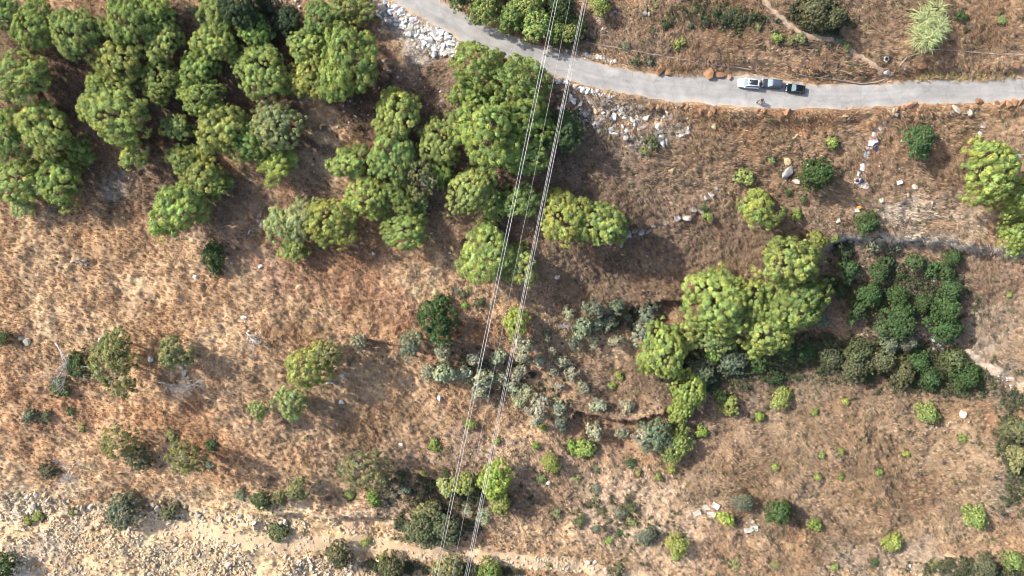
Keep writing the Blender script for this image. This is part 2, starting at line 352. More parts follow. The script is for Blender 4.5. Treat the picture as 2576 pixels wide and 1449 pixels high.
def ground_col(x, y, z):
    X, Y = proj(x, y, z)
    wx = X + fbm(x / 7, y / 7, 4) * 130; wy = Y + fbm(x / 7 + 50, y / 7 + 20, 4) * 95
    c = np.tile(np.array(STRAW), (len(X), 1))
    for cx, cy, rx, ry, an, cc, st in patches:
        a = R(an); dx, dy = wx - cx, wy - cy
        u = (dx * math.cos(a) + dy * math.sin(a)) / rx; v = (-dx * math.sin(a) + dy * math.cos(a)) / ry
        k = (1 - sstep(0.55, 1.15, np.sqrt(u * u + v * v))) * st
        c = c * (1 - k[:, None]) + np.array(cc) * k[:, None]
    n1 = fbm(x / 3.0 + 5, y / 3.0, 4)[:, None]; n2 = fbm(x / 11.0, y / 11.0 + 30, 3)[:, None]
    c = c * (1 + 0.42 * n1) * (1 + 0.40 * n2 * np.array([[0.7, 1.0, 1.3]]))
    rk = (fbm(x / 5.0 + 80, y / 5.0, 3) > 0.42)[:, None] * 0.35
    c = c * (1 - rk) + np.array(RED) * rk
    s, d, e = signed(x, y, ledge, 2)         # bare rock on the cut ledge
    rk = (np.exp(-((s + fbm(x / 2, y / 2, 3) * 1.4) / 0.9) ** 2) * e * (d < 4))[:, None]
    c = c * (1 - rk) + np.array((0.60, 0.55, 0.48)) * rk
    for L in terr[:6]:
        s, d, e = signed(x, y, L, 2); rk = (np.exp(-((s + 1.3 + 0.6 * fbm(x / 2, y / 2, 2)) / 1.5) ** 2) * e * (d < 5) * 0.75)[:, None]
        c = c * (1 - rk) + np.array((0.44, 0.27, 0.165)) * rk
    st = np.clip(fbm(X / 60, Y / 7, 3) * 2.2, 0, 1) * np.exp(-((X - 2400) / 240) ** 2 - ((Y - 548) / 42) ** 2)
    c = c * (1 - st[:, None]) + np.array((0.60, 0.52, 0.40)) * st[:, None]
    rt_ = (0.90 + 0.10 * (1 - sstep(1150, 1500, X)))[:, None]; c = c * rt_ * 0.90 + rt_ * 0.10 * c.mean(1, keepdims=True)
    return np.clip(c, 0.02, 0.8)
def axis(a, b, fine, far, g=1.18):
    t = list(np.arange(a, b + fine, fine)); s = fine; lo = [a]; 
    while lo[-1] > -far: s *= g; lo.append(lo[-1] - s)
    s = fine; hi = [t[-1]]
    while hi[-1] < far: s *= g; hi.append(hi[-1] + s)
    return np.array(lo[:0:-1] + t + hi[1:])
ax = axis(-146, 146, 0.27, 1400); ay = axis(-84, 72, 0.27, 1400)
GX, GY = np.meshgrid(ax, ay); gxf, gyf = GX.ravel(), GY.ravel()
GZf = ground_z(gxf, gyf)
nx, ny = len(ax), len(ay); _LUT['g'] = (ax, ay, GZf.reshape(ny, nx))
I = np.arange(nx * ny).reshape(ny, nx)
F = np.stack([I[:-1, :-1].ravel(), I[:-1, 1:].ravel(), I[1:, 1:].ravel(), I[1:, :-1].ravel()], 1)
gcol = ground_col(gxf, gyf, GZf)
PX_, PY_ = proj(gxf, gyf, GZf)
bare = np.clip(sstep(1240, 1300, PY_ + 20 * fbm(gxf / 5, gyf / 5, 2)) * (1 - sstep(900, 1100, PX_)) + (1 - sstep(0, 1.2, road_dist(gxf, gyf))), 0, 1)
gcol = gcol * (0.74 + 0.30 * bare)[:, None]  # grass-covered ground darkened: darker soil and painted shade between tufts
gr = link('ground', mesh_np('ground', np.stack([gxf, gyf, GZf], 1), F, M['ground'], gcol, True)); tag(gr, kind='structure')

def strip(name, L, half, material, lift, ragged=0.25, nw=9, flat=None, vc=None):
    n = len(L); t = np.gradient(L, axis=0); t /= np.hypot(*t.T)[:, None]; nrm = np.stack([-t[:, 1], t[:, 0]], 1)
    half = np.asarray(half) * np.ones(n); s = np.arange(n) * 1.0
    hl = half + ragged * fbm(s / 6.0, s * 0 + 3, 3); hr = half + ragged * fbm(s / 6.0, s * 0 + 8, 3)
    V = []; 
    for j in range(nw):
        f = j / (nw - 1); off = -hr * (1 - f) + hl * f; V.append(L + nrm * off[:, None])
    V = np.stack(V, 1).reshape(-1, 2)
    z = gz(V[:, 0], V[:, 1]) + lift if flat is None else np.full(len(V), flat)
    I = np.arange(n * nw).reshape(n, nw)
    F = np.stack([I[:-1, :-1].ravel(), I[1:, :-1].ravel(), I[1:, 1:].ravel(), I[:-1, 1:].ravel()], 1)
    f = np.tile(np.linspace(-1, 1, nw), n)
    c = np.ones((len(V), 3)) if vc is None else vc(f, V)
    return tag(link(name, mesh_np(name, np.column_stack([V, z]), F[:, ::-1], material, c, True)), kind='structure')
def road_vc(f, V):
    k = 1 - 0.10 * np.exp(-((np.abs(f) - 0.42) / 0.14) ** 2)
    k = k * (1 + 0.12 * np.exp(-((np.abs(f) - 1.0) / 0.12) ** 2)) * (1 + 0.16 * fbm(V[:, 0] / 6, V[:, 1] / 2.2, 3))
    X, Y = proj(V[:, 0], V[:, 1], 0.0); k = k * (1 + 0.10 * fbm(V[:, 0] / 1.3, V[:, 1] / 1.3, 3))
    k = k * (1 - 0.14 * np.exp(-((f - 0.05) / 0.10) ** 2) * (0.5 + fbm(V[:, 0] / 9, V[:, 1] / 9, 2)))
    pa = np.exp(-(((X - 1542) / 17) ** 4 + ((Y - 182) / 7) ** 4)); k = k * (1 + 0.28 * pa)
    pa = np.exp(-(((X - 1108) / 14) ** 4 + ((Y - 52) / 9) ** 4)); k = k * (1 - 0.22 * pa)
    e = (sstep(0.72, 1.0, np.abs(f) + 0.35 * fbm(V[:, 0] / 2.2, V[:, 1] / 2.2, 3)) * 0.55)[:, None]
    c = np.stack([k * 1.0, k * 1.0, k * 0.995], 1)
    return c * (1 - e) + e * np.array((1.25, 1.02, 0.78)) * k[:, None]
strip('road', RM, RW, M['road'], 0, 0.5, 25, 0.0, road_vc)
strip('dirt_path', arc(PTH, 260), 0.42, M['path'], 0.05, 0.35, 5)
strip('dirt_track', arc(TRK, 420), 1.9, M['track'], 0.06, 1.4, 9)
strip('dirt_path', arc(BNK, 90), 0.75, M['pale'], 0.06, 1.6, 7)
strip('dirt_path', arc(PTH2, 60), 0.25, M['path'], 0.05, 0.25, 5)

# ------------------------------------------------------------------ dry grass: uncountable tufts, one object
def tufts(n, X0, X1, Y0, Y1, dens):
    X = rng.uniform(X0, X1, n); Y = rng.uniform(Y0, Y1, n)
    return X, Y
def keep_grass(X, Y, x, y):
    k = road_dist(x, y) > 0.15
    td, _ = seg_dist(x, y, TRK, 2); pd, _ = seg_dist(x, y, PTH, 2)
    bd, _ = seg_dist(x, y, BNK, 2)
    k &= (td > 2.0 + 1.2 * fbm(x / 3, y / 3, 2)) & (pd > 0.55) & (bd > 1.5 + 2 * rng.random(len(X)))
    sand = ((Y > 1265 + 0.045 * X + 25 * fbm(X / 60, Y / 60, 2)) & (X < 900))
    k &= ~(sand & (rng.random(len(X)) < 0.9))
    for L in terr[:6]:
        s_, d_, e_ = signed(x, y, L, 3); k &= ~((s_ > -3.0) & (s_ < 0.4) & (d_ < 4) & (e_ > .2) & (rng.random(len(X)) < .8))
    k &= rng.random(len(X)) < np.clip(0.75 + 1.0 * fbm(x / 6, y / 6, 3), 0.15, 1)
    forest = np.exp(-((X - 420) / 420) ** 4 - ((Y - 200) / 210) ** 4)
    k &= ~(rng.random(len(X)) < forest * 0.7)
    return k
def make_grass():
    n = 165000
    X = rng.uniform(-200, 2780, n); Y = rng.uniform(-170, 1620, n)
    x, y, z = place_many(X, Y); k = keep_grass(X, Y, x, y); X, Y, x, y, z = X[k], Y[k], x[k], y[k], z[k]
    n = len(x); nb = 14
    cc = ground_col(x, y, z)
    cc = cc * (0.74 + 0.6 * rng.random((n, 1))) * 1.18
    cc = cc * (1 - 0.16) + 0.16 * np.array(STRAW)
    gs_ = rng.random(n); cc[gs_ < 0.02] = (0.16, 0.19, 0.06)
    dk = (gs_ > 0.93); cc[dk] *= 0.5
    # small round tufts on the sunny left slope, longer swept straw on the right
    rt = sstep(1250, 1500, X + 0.0 * Y); rt = np.maximum(rt, 1 - sstep(150, 330, Y) * 1.0)
    hgt = (0.38 + 0.42 * rng.random(n)) * (1 - 0.15 * rt); spread = 0.26 + 0.22 * rng.random(n) + 0.30 * rt
    swa = R(-35) + fbm(x / 9, y / 9, 2) * 2.6; sw = 0.55 * rt + 0.12
    th = rng.uniform(0, 2 * math.pi, (n, nb)); L = spread[:, None] * rng.uniform(0.6, 1.25, (n, nb)); H = hgt[:, None] * rng.uniform(0.5, 1.1, (n, nb))
    dx = np.cos(th) * L + (np.cos(swa) * sw)[:, None] * L * 1.2; dy = np.sin(th) * L + (np.sin(swa) * sw)[:, None] * L * 1.2
    wx = -np.sin(th) * 0.033; wy = np.cos(th) * 0.033
    bx = x[:, None] + np.cos(th) * 0.06; by = y[:, None] + np.sin(th) * 0.06; bz = z[:, None] - 0.03 + 0 * th
    p0 = np.stack([bx - wx, by - wy, bz], -1); p1 = np.stack([bx + wx, by + wy, bz], -1)
    mx, my, mz = bx + dx * 0.5, by + dy * 0.5, bz + H * 0.85
    p2 = np.stack([mx + wx * .8, my + wy * .8, mz], -1); p3 = np.stack([mx - wx * .8, my - wy * .8, mz], -1)
    p4 = np.stack([bx + dx, by + dy, bz + H * 0.75], -1)
    V = np.stack([p0, p1, p2, p3, p4], 2).reshape(-1, 3)
    B = np.arange(n * nb)[:, None] * 5
    F = np.concatenate([B + np.array([[0, 1, 2]]), B + np.array([[0, 2, 3]]), B + np.array([[3, 2, 4]])])
    C = np.repeat(np.repeat(cc, nb, 0) * (0.8 + 0.4 * rng.random((n * nb, 1))), 5, 0)
    return link('dry_grass', mesh_np('dry_grass', V, F, M['grass'], np.clip(C, 0.02, 0.85)))
g = make_grass(); tag(g, 'straw coloured dry grass tufts covering the whole hillside', 'grass', kind='stuff')

# ------------------------------------------------------------------ saying where a small thing is
MARKS = [(1884,209,'the white parked car'),(2001,222,'the black parked car'),(2335,60,'the pale reed tree'),(2227,150,'the white hoop'),(2050,440,'the dark round bush'),(2315,350,'the bush below the road'),(1910,530,'the lone bright pine'),
 (2488,430,'the large pine at the right'),(2300,605,'the rock ledge'),(2265,770,'the dark grove'),(1880,770,'the big pine cluster'),(1665,890,'the pine by the olives'),(1545,800,'the upper olive cluster'),(1300,960,'the olive rows'),(1655,1095,'the silvery green tree'),
 (1385,1165,'the round yellow bush'),(1245,1210,'the yellow pine by the cables'),(1095,1320,'the wide thicket'),(918,1180,'the broad sparse pine'),(780,915,'the tall yellow green pine'),(1095,805,'the round dark tree'),(442,890,'the small rounded pine'),(288,920,'the tall sparse pine'),
 (190,1180,'the grey leafless tree'),(472,1147,'the sparse pale pine'),(657,1257,'the quarry edge bush'),(310,1290,'the quarry bush'),(534,643,'the lone deep green bush'),(178,660,'the white fallen branch'),(337,390,'the lone pine in the clearing'),(1413,545,'the vivid green pine'),
 (1016,580,'the lone round pine'),(1965,1000,'the upper green bush'),(2335,1038,'the right green bush'),(1962,1288,'the low green bush'),(1790,1285,'the concrete slabs'),(2455,1300,'the lower right bush'),(1627,1345,'the grey round bush'),(850,1395,'the bush on the stones'),
 (1060,90,'the stone slide'),(1580,290,'the tipped heap'),(2185,390,'the litter trail'),(2075,35,'the brownish thicket'),(2200,900,'the long thicket'),(1980,60,'the footpath'),(1640,150,'the long pipe'),(75,1047,'the grey edge bush'),(1500,1430,'the bottom boulders'),(2500,1425,'the bottom right thicket'),(2555,1110,'the right edge thicket')]
def where(X, Y):
    d, a, b, nm = min(((X - a) ** 2 + (Y - b) ** 2, a, b, nm) for a, b, nm in MARKS); d = math.sqrt(d)
    k = int(((math.degrees(math.atan2(b - Y, X - a)) + 22.5) % 360) // 45)
    dr = ('right of', 'up right of', 'above', 'up left of', 'left of', 'down left of', 'below', 'down right of')[k]
    return ('touching, ' if d < 22 else 'just ' if d < 45 else 'close ' if d < 75 else '' if d < 120 else 'well ') + dr + ' ' + nm
# ------------------------------------------------------------------ plants
def sph(n, g=rng):
    v = g.normal(size=(n, 3)); return v / np.linalg.norm(v, axis=1)[:, None]
def leaf_tris(C, rad, outd, per, size, elong=1.5, bias=0.9, g=rng):
    """leaf-sized triangles round puff centres; they face outward so that light models each puff"""
    n = len(C); d = sph(n * per, g); O = np.repeat(outd, per, 0); d = d + O * bias; d /= np.linalg.norm(d, axis=1)[:, None]
    r = np.repeat(rad, per) * g.uniform(0.55, 1.1, n * per); c = np.repeat(C, per, 0) + d * r[:, None]
    nn = d + 0.40 * sph(n * per, g); nn /= np.linalg.norm(nn, axis=1)[:, None]
    a = np.cross(nn, sph(n * per, g)); a /= (np.linalg.norm(a, axis=1)[:, None] + 1e-9); b = np.cross(nn, a)
    s = size * g.uniform(0.7, 1.3, n * per)[:, None]
    a = a * s * elong * 0.5; b = b * s * 0.5
    V = np.stack([c + a, c - a * 0.6 + b, c - a * 0.6 - b], 1).reshape(-1, 3)
    F = np.arange(len(V)).reshape(-1, 3)
    return V, F, n * per
XR = {}
def crown_mesh(name, Rr, H, base, nl, puff, per, leaf, material, seed, lobe=(0.30, 0.50), flat=0.85, open_=0.0, dens=1.0, elong=1.6):
    g = np.random.default_rng(seed)
    lobes = [(np.array([0, 0, base + (H - base) * 0.62]), Rr * 0.5)]
    for i in range(nl):
        a = i * 2.399 + g.uniform(-.4, .4); f = math.sqrt((i + 0.8) / nl)
        lr = Rr * g.uniform(*lobe); rd = (Rr - lr * 0.75) * f * g.uniform(0.72, 1.28)
        zc = base + (H - base) * (0.78 - 0.50 * f * f + g.uniform(-.1, .1)); lobes.append((np.array([rd * math.cos(a), rd * math.sin(a), zc]), lr))
    C = []; O = []; Q = []
    for i, (lc, lr) in enumerate(lobes):
        n = int(4 * math.pi * lr * lr * 0.62 / (puff * puff * 1.9) * dens); d = sph(n, g); d[:, 2] = np.where(d[:, 2] < -0.35, -d[:, 2], d[:, 2])
        p = lc + d * lr * np.array([1, 1, flat]) * g.uniform(0.74, 1.15, n)[:, None]
        k = np.ones(n, bool)
        for j, (lc2, lr2) in enumerate(lobes):
            if j != i: k &= np.linalg.norm((p - lc2) / np.array([1, 1, flat]), axis=1) > lr2 * 0.82
        k &= g.random(n) > open_; k &= p[:, 2] > 0.15
        C.append(p[k]); O.append(d[k]); Q.append(np.full(k.sum(), g.uniform(0.8, 1.2)))
    C = np.concatenate(C); O = np.concatenate(O); Q = np.concatenate(Q)
    rad = puff * g.uniform(0.5, 1.4, len(C)); ex = g.random(len(C)) < 0.07; C = C + O * (ex * g.uniform(.2, .9, len(C)) * puff * 2.2)[:, None] * np.array([1, 1, .4])
    V, F, nt_ = leaf_tris(C, rad, O, per, leaf, elong, g=g)
    tint = np.repeat(Q * g.uniform(0.68, 1.32, len(C)), per * 3); warm = np.repeat(g.uniform(-.12, .16, len(C)), per * 3)
    vc = np.stack([tint * (1 + warm), tint, tint * (1 - warm)], 1)
    me = mesh_np(name, V, F, material, vc); XR[name, seed] = float(np.percentile(np.hypot(C[:, 0], C[:, 1]), 96)) + puff * .7
    tk = MB(); lean = g.uniform(-.3, .3, 2)
    top = (H * 0.62 + base * 0.3)
    pts_ = [(0, 0, -0.4), (lean[0] * .4, lean[1] * .4, top * .35), (lean[0], lean[1], top * .7), (lean[0] * 1.2, lean[1] * .8, top)]
    r0 = max(0.05, Rr * 0.045)
    tk.tube(pts_, [r0 * 1.3, r0, r0 * .75, r0 * .35], 8)
    for lc, lr in lobes[1:]:
        z0 = g.uniform(0.35, 0.8) * top; s = Vector((lean[0] * z0 / top, lean[1] * z0 / top, z0)); e = Vector(lc); mid = s.lerp(e, 0.5) + Vector((0, 0, -0.1 * Rr))
        tk.tube([s, mid, e], [r0 * .45, r0 * .3, r0 * .1], 5)
        for q in range(2):
            e2 = e + Vector(sph(1, g)[0]) * lr * 0.9; tk.tube([mid, (mid + e2) / 2 + Vector((0, 0, .1)), e2], [r0 * .22, r0 * .15, r0 * .04], 4)
    return me, tk.me(name + '_trunk', M['bark'])
PROTO = {}
for i in range(5): PROTO['P', i] = (5.0, 9.0, crown_mesh('pine_crown', 5.0, 9.0, 2.4, 13, 0.56, 105, 0.165, M['needles'], 100 + i))
for i in range(4): PROTO['M', i] = (3.0, 6.0, crown_mesh('pine_crown', 3.0, 6.0, 1.4, 9, 0.47, 88, 0.155, M['needles'], 200 + i))
for i in range(3): PROTO['T', i] = (4.0, 8.5, crown_mesh('thin_crown', 4.0, 8.5, 2.2, 10, 0.42, 58, 0.15, M['needles'], 250 + i, lobe=(0.3, 0.5), open_=0.45))
for i in range(4): PROTO['B', i] = (3.0, 4.6, crown_mesh('broadleaf_crown', 3.0, 4.6, 0.5, 9, 0.32, 44, 0.155, M['leaves'], 300 + i, lobe=(0.34, 0.5), elong=1.2))
for i in range(4): PROTO['O', i] = (2.2, 3.6, crown_mesh('olive_crown', 2.2, 3.6, 0.9, 8, 0.34, 30, 0.17, M['leaves'], 400 + i, lobe=(0.26, 0.44), open_=0.18, elong=2.0))
for i in range(4): PROTO['S', i] = (1.2, 1.5, crown_mesh('shrub_crown', 1.2, 1.5, 0.1, 6, 0.19, 18, 0.15, M['leaves'], 500 + i, lobe=(0.3, 0.5), elong=1.3))
for k_, sd in (('P', 100), ('M', 200), ('T', 250), ('B', 300), ('O', 400), ('S', 500)):
    for i in range(5):
        if (k_, i) in PROTO: a_ = PROTO[k_, i]; nm_ = a_[2][0].name.split('.')[0]; PROTO[k_, i] = (XR[nm_, sd + i], a_[1], a_[2])
COLS = {'lime': (0.33, 0.40, 0.125), 'green': (0.315, 0.385, 0.13), 'mid': (0.235, 0.32, 0.105), 'dark': (0.065, 0.10, 0.05), 'deep': (0.085, 0.145, 0.06), 'olive': (0.39, 0.41, 0.30),
        'dull': (0.28, 0.305, 0.145), 'yell': (0.37, 0.42, 0.12), 'grey': (0.21, 0.24, 0.17), 'fresh': (0.27, 0.38, 0.10), 'sage': (0.155, 0.175, 0.095), 'pale': (0.36, 0.43, 0.20)}
KIND = {'P': ('pine_tree', 'pine tree'), 'M': ('pine_tree', 'pine tree'), 'T': ('pine_tree', 'pine tree'), 'B': ('broadleaf_tree', 'tree'), 'O': ('olive_tree', 'olive tree'), 'S': ('shrub', 'shrub')}
GROUPS = {'P': 'pines on the hillside', 'M': 'pines on the hillside', 'T': 'pines on the hillside', 'B': 'broadleaf trees and large bushes', 'O': 'olive trees on the terraces', 'S': 'shrubs dotted over the slope'}
SKIRT = []
def plant(kind, X, Y, r, colr, label, ry=None, hk=1.0, group=None):
    if kind in 'BS' and r > 8:
        for _ in range(int(8 + r * .7)):
            a_ = random.uniform(0, 6.28); d_ = r * random.uniform(.75, 1.35); SKIRT.append((X + d_ * math.cos(a_), Y + d_ * math.sin(a_)))
    Rp, Hp, (cm, tm) = PROTO[kind, random.randrange(len([1 for q in PROTO if q[0] == kind]))]
    rm = r * SPX * (1.14 if kind in 'PM' else 1.12 if kind == 'O' else 1.04)
    hk *= random.uniform(0.9, 1.12)
    if kind in 'PM' and Y < 720 and X < 1700: hk *= 0.76
    if kind in 'TM' and X < 1000 and Y > 800: hk *= 1.3
    if kind == 'B' and X > 1990 and 610 < Y < 980: r = r * random.uniform(.76, .98); X += random.uniform(-5, 5); Y += random.uniform(-5, 5)
    s = rm / Rp; sz = s * hk
    sz = max(min(sz, 1.35), 0.35 if kind != 'S' else 0.4)
    hc = Hp * sz * 0.6
    x, y, z = place(X, Y, hc)
    s *= (CAM_H - z - hc) / CAM_H
    rz = random.uniform(0, 6.28) if ry is None else random.choice((0, math.pi))
    name, cat = KIND[kind]
    e = empty(name, (x, y, z), rz)
    an_ = random.uniform(.88, 1.13); sy = s / an_ if ry is None else s * ry / r; s = s * an_ if ry is None else s
    c = COLS[colr]; v = random.uniform(0.88, 1.14)
    cr = link('crown', cm, e, tuple(q * v * random.uniform(0.93, 1.07) for q in c)); cr.scale = (s, sy, sz)
    tr = link('trunk', tm, e); tr.scale = (s, sy, sz)
    if 'twig' in label or 'bare' in label or 'branch' in label or 'thin' in label:
        for _ in range(5):
            b_ = MB()
            a_ = random.uniform(0, 6.28); rr = Rp * s * random.uniform(0, .45); P0 = Vector((rr * math.cos(a_), rr * math.sin(a_), Hp * sz * .80)); d = Vector((math.cos(a_ + random.uniform(-1, 1)), math.sin(a_ + random.uniform(-1, 1)), .35)) * Rp * s * random.uniform(.25, .42)
            b_.tube([P0, P0 + d * .5 + Vector((0, 0, .3)), P0 + d], [.07, .05, .03], 4)
            for __ in range(4):
                t_ = (P0 + d * .5 + Vector((0, 0, .3))).lerp(P0 + d, random.uniform(0, .8)); b_.tube([t_, t_ + Vector((random.uniform(-.7, .7), random.uniform(-.7, .7), .35))], [.035, .02], 3)
            b_.build('bare_branch', M['deadwood'], e)
    tag(e, label, cat, group or GROUPS[kind])
    return e

def scrub(name, X, Y, pal, d0, d1, leaf, material, pf=6, per=8, tall=.35):
    x, y, z = place_many(X, Y); k = (road_dist(x, y) > 0.9); 
    for L, w_ in ((TRK, 2.6), (PTH, .8), (BNK, 1.6)): k &= seg_dist(x, y, L, 2)[0] > w_
    x, y, z = x[k], y[k], z[k]; n = len(x); d = d0 + (d1 - d0) * rng.random(n) ** 1.8
    C = np.repeat(np.stack([x, y, z + d * tall], 1), pf, 0); C = C + sph(len(C)) * np.repeat(d, pf)[:, None] * np.array([.7, .7, tall])
    V, F, m = leaf_tris(C, np.repeat(d * .5, pf), np.tile([[0, 0, 1.]], (len(C), 1)), per, leaf, 2.2)
    cc = np.array(pal)[rng.integers(0, len(pal), n)] * rng.uniform(.72, 1.22, (n, 1))
    return link(name, mesh_np(name, V, F, material, np.repeat(cc, pf * per * 3, 0)))
n = 24000; X = rng.uniform(-40, 2620, n); Y = rng.uniform(-40, 1490, n)
wgt = 0.12 + 0.75 * sstep(1150, 1500, X) + 0.5 * sstep(1050, 1200, Y) * sstep(300, 900, X); wgt = wgt * np.clip(0.55 + 1.5 * fbm(X / 70, Y / 55, 3), 0.05, 1.2)
k = (rng.random(n) < wgt) & ~((Y > 1265 + 0.045 * X) & (X < 900))
tag(scrub('dry_scrub', X[k], Y[k], [(.20, .155, .115), (.25, .195, .14), (.17, .15, .115), (.20, .19, .11), (.30, .245, .19), (.135, .145, .08)], .2, .72, .16, M['grass']), 'low brown and grey dry scrub scattered between the grass', 'scrub', kind='stuff')
UG = [(1760,935,95,38,10,2200),(1900,915,110,42,5,1500),(2080,890,130,34,4,2600),(2230,915,150,48,4,3400),(2380,935,110,48,8,2200),(2180,760,60,70,30,350),(2270,700,140,50,5,350),(2300,790,120,60,0,500),(1190,910,130,26,18,60),(1330,965,120,50,25,90),(1530,820,130,40,-5,70),
 (2060,45,60,40,20,1100),(1830,45,110,30,10,200),(1090,1320,90,40,0,900),(2555,1120,40,150,0,1100),(1120,1235,160,40,5,600),(1560,1290,150,90,25,160),(2450,1430,130,26,0,700),(990,1430,60,20,0,300),(1180,1435,110,16,0,500),(600,30,110,60,0,700),(1350,40,130,45,25,700)]
X, Y = [], []
for cx, cy, rx, ry, an, m_ in UG:
    a = rng.normal(0, .5, m_); b_ = rng.normal(0, .5, m_); kk = fbm(a * rx / 22 + cx, b_ * ry / 22 + cy, 3) > -.12; a, b_ = a[kk] * rx, b_[kk] * ry; t_ = R(an); X += list(cx + a * math.cos(t_) - b_ * math.sin(t_)); Y += list(cy + a * math.sin(t_) + b_ * math.cos(t_))
tag(scrub('undergrowth', np.array(X), np.array(Y), [(.07, .095, .045), (.095, .115, .055), (.13, .135, .07), (.16, .155, .085), (.08, .10, .065), (.11, .10, .065)], .3, 1.15, .19, M['grass'], 8, 10, .5), 'dark ragged undergrowth filling the hollow and thickets', 'undergrowth', kind='stuff')

